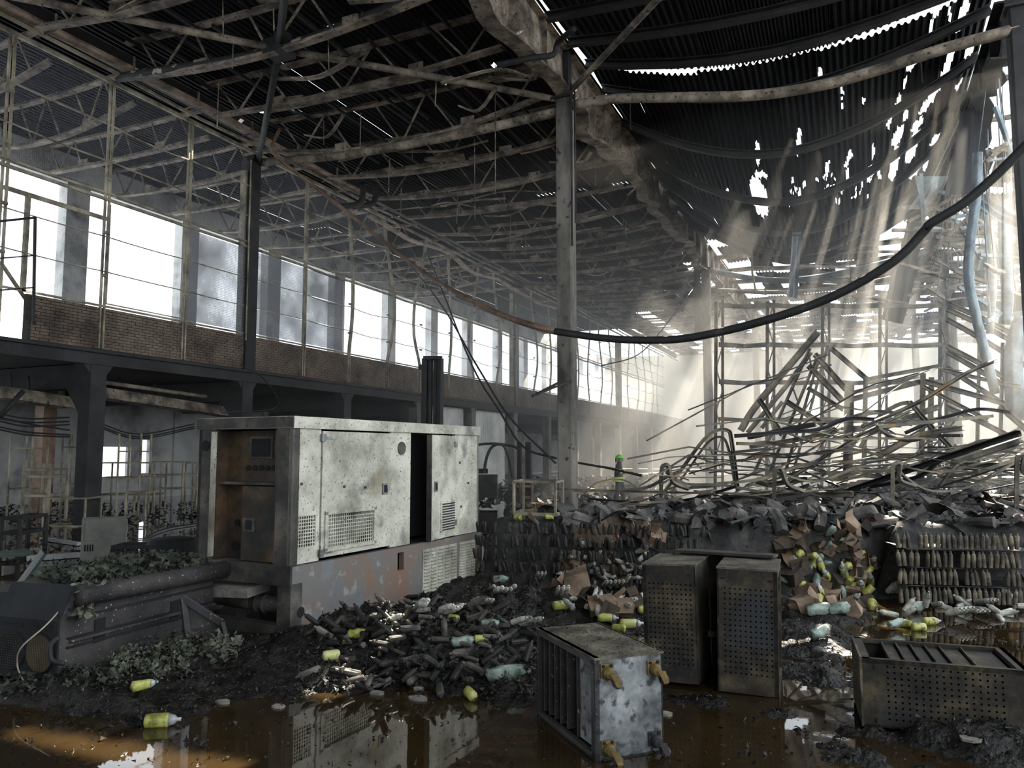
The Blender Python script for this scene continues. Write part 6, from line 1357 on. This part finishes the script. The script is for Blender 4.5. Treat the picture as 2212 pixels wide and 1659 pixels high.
# hanging light troughs in the side aisle
def trough(x0, y0, x1, y1, X, label):
    a, b = atX(x0, y0, X), atX(x1, y1, X); e = empty('light_trough', a); tag(e, label, 'light fitting'); L_ = (b - a).length; n = 4
    part('reflector', MB().sweep([a, b], [(-.32, -.18), (.32, -.18), (.20, .12), (-.20, .12)]), mt['ash_steel'], e)
    for k in range(n): q = a.lerp(b, (k + .5) / n); part('strap', MB().bar(q + V(.15, 0, -.2), q + V(0, 0, .5), .05, .05), mt['black_steel'], e)
trough(0, 845, 148, 868, LX - 2.2, 'wide pale light trough hanging in the side aisle at far left'); trough(212, 846, 500, 890, LX - 2.0, 'long pale light trough hanging between the first two ground columns')
tube_thing('service_pipe', [atX(212, 824, LX - 1.5), atX(480, 862, LX - 1.5)], .06, mt['frame_steel'], 'pale pipe running above the light trough behind the ground columns', 'pipe')
tube_thing('rusty_pipe', [atX(97, 860, LX - 5), atX(90, 1010, LX - 5), (atX(88, 1060, LX - 5))], .17, mt['copper'], 'rust-brown downpipe on the side aisle wall at far left', 'pipe')
single('aisle_post', MB().bb(LX - 5.0, LX - 4.6, 15.0, 15.4, 0, 3.95), mt['copper'], 'rusty brown post inside the side aisle beside the downpipe', 'post')
for i in range(9):
    y0 = 890 + i * 7 + rnd.uniform(-4, 4)
    wire([atX(-5, y0, LX - 2), atX(60, y0 + 12, LX - 2), atX(150, y0 + rnd.uniform(8, 30), LX - 2)] if i < 6 else [atX(212, y0 - 20, LX - 3), atX(300, y0 + 4, LX - 3), atX(420, y0 - 18, LX - 3)], .022, 'loose black cable slung across the side aisle', group='cables in the side aisle')
tube_thing('leaning_stick', [atX(0, 900, LX - .8), atX(50, 845, LX - .8)], .06, mt['black_steel'], 'black bar leaning up at the far left edge', 'bar')
mb = MB()
for k in range(1300):
    x, y = rnd.uniform(0, 425), rnd.uniform(1085, 1220); p = atZ(x, y); p.x = max(p.x, OX + .4); q = rnd.uniform(.03, .11) * (1.2 if y < 1130 else .5)
    rot = Euler((rnd.uniform(-.8, .8), rnd.uniform(-.8, .8), rnd.uniform(0, 6))).to_matrix()
    mb.add([p + V(0, 0, q * .4) + rot @ Vector((rnd.uniform(-1, 1) * q * 1.6, rnd.uniform(-1, 1) * q, rnd.uniform(-.3, .3) * q)) for _ in range(4)], [(0, 1, 2), (0, 2, 3), (0, 3, 1), (1, 3, 2)])
o = link('aisle_debris', mb.mesh('aisle_debris'), mt['char']); tag(o, 'burnt scraps strewn over the wet floor of the left aisle', 'debris', None, 'stuff')
mb = MB()
for k in range(1300):
    x, y = rnd.uniform(1035, 1460), rnd.uniform(1030, 1092); p = atZ(x, y); q = rnd.uniform(.05, .3)
    if 1040 < x < 1210 and y > 1060 and rnd.random() < .6: continue
    rot = Euler((rnd.uniform(-.8, .8), rnd.uniform(-.8, .8), rnd.uniform(0, 6))).to_matrix()
    mb.add([p + V(0, 0, q * .4) + rot @ Vector((rnd.uniform(-1, 1) * q * 1.6, rnd.uniform(-1, 1) * q, rnd.uniform(-.3, .3) * q)) for _ in range(4)], [(0, 1, 2), (0, 2, 3), (0, 3, 1), (1, 3, 2)])
o = link('hall_debris', mb.mesh('hall_debris'), mt['rubble']); tag(o, 'burnt scraps strewn over the far hall floor by the firefighter', 'debris', None, 'stuff')
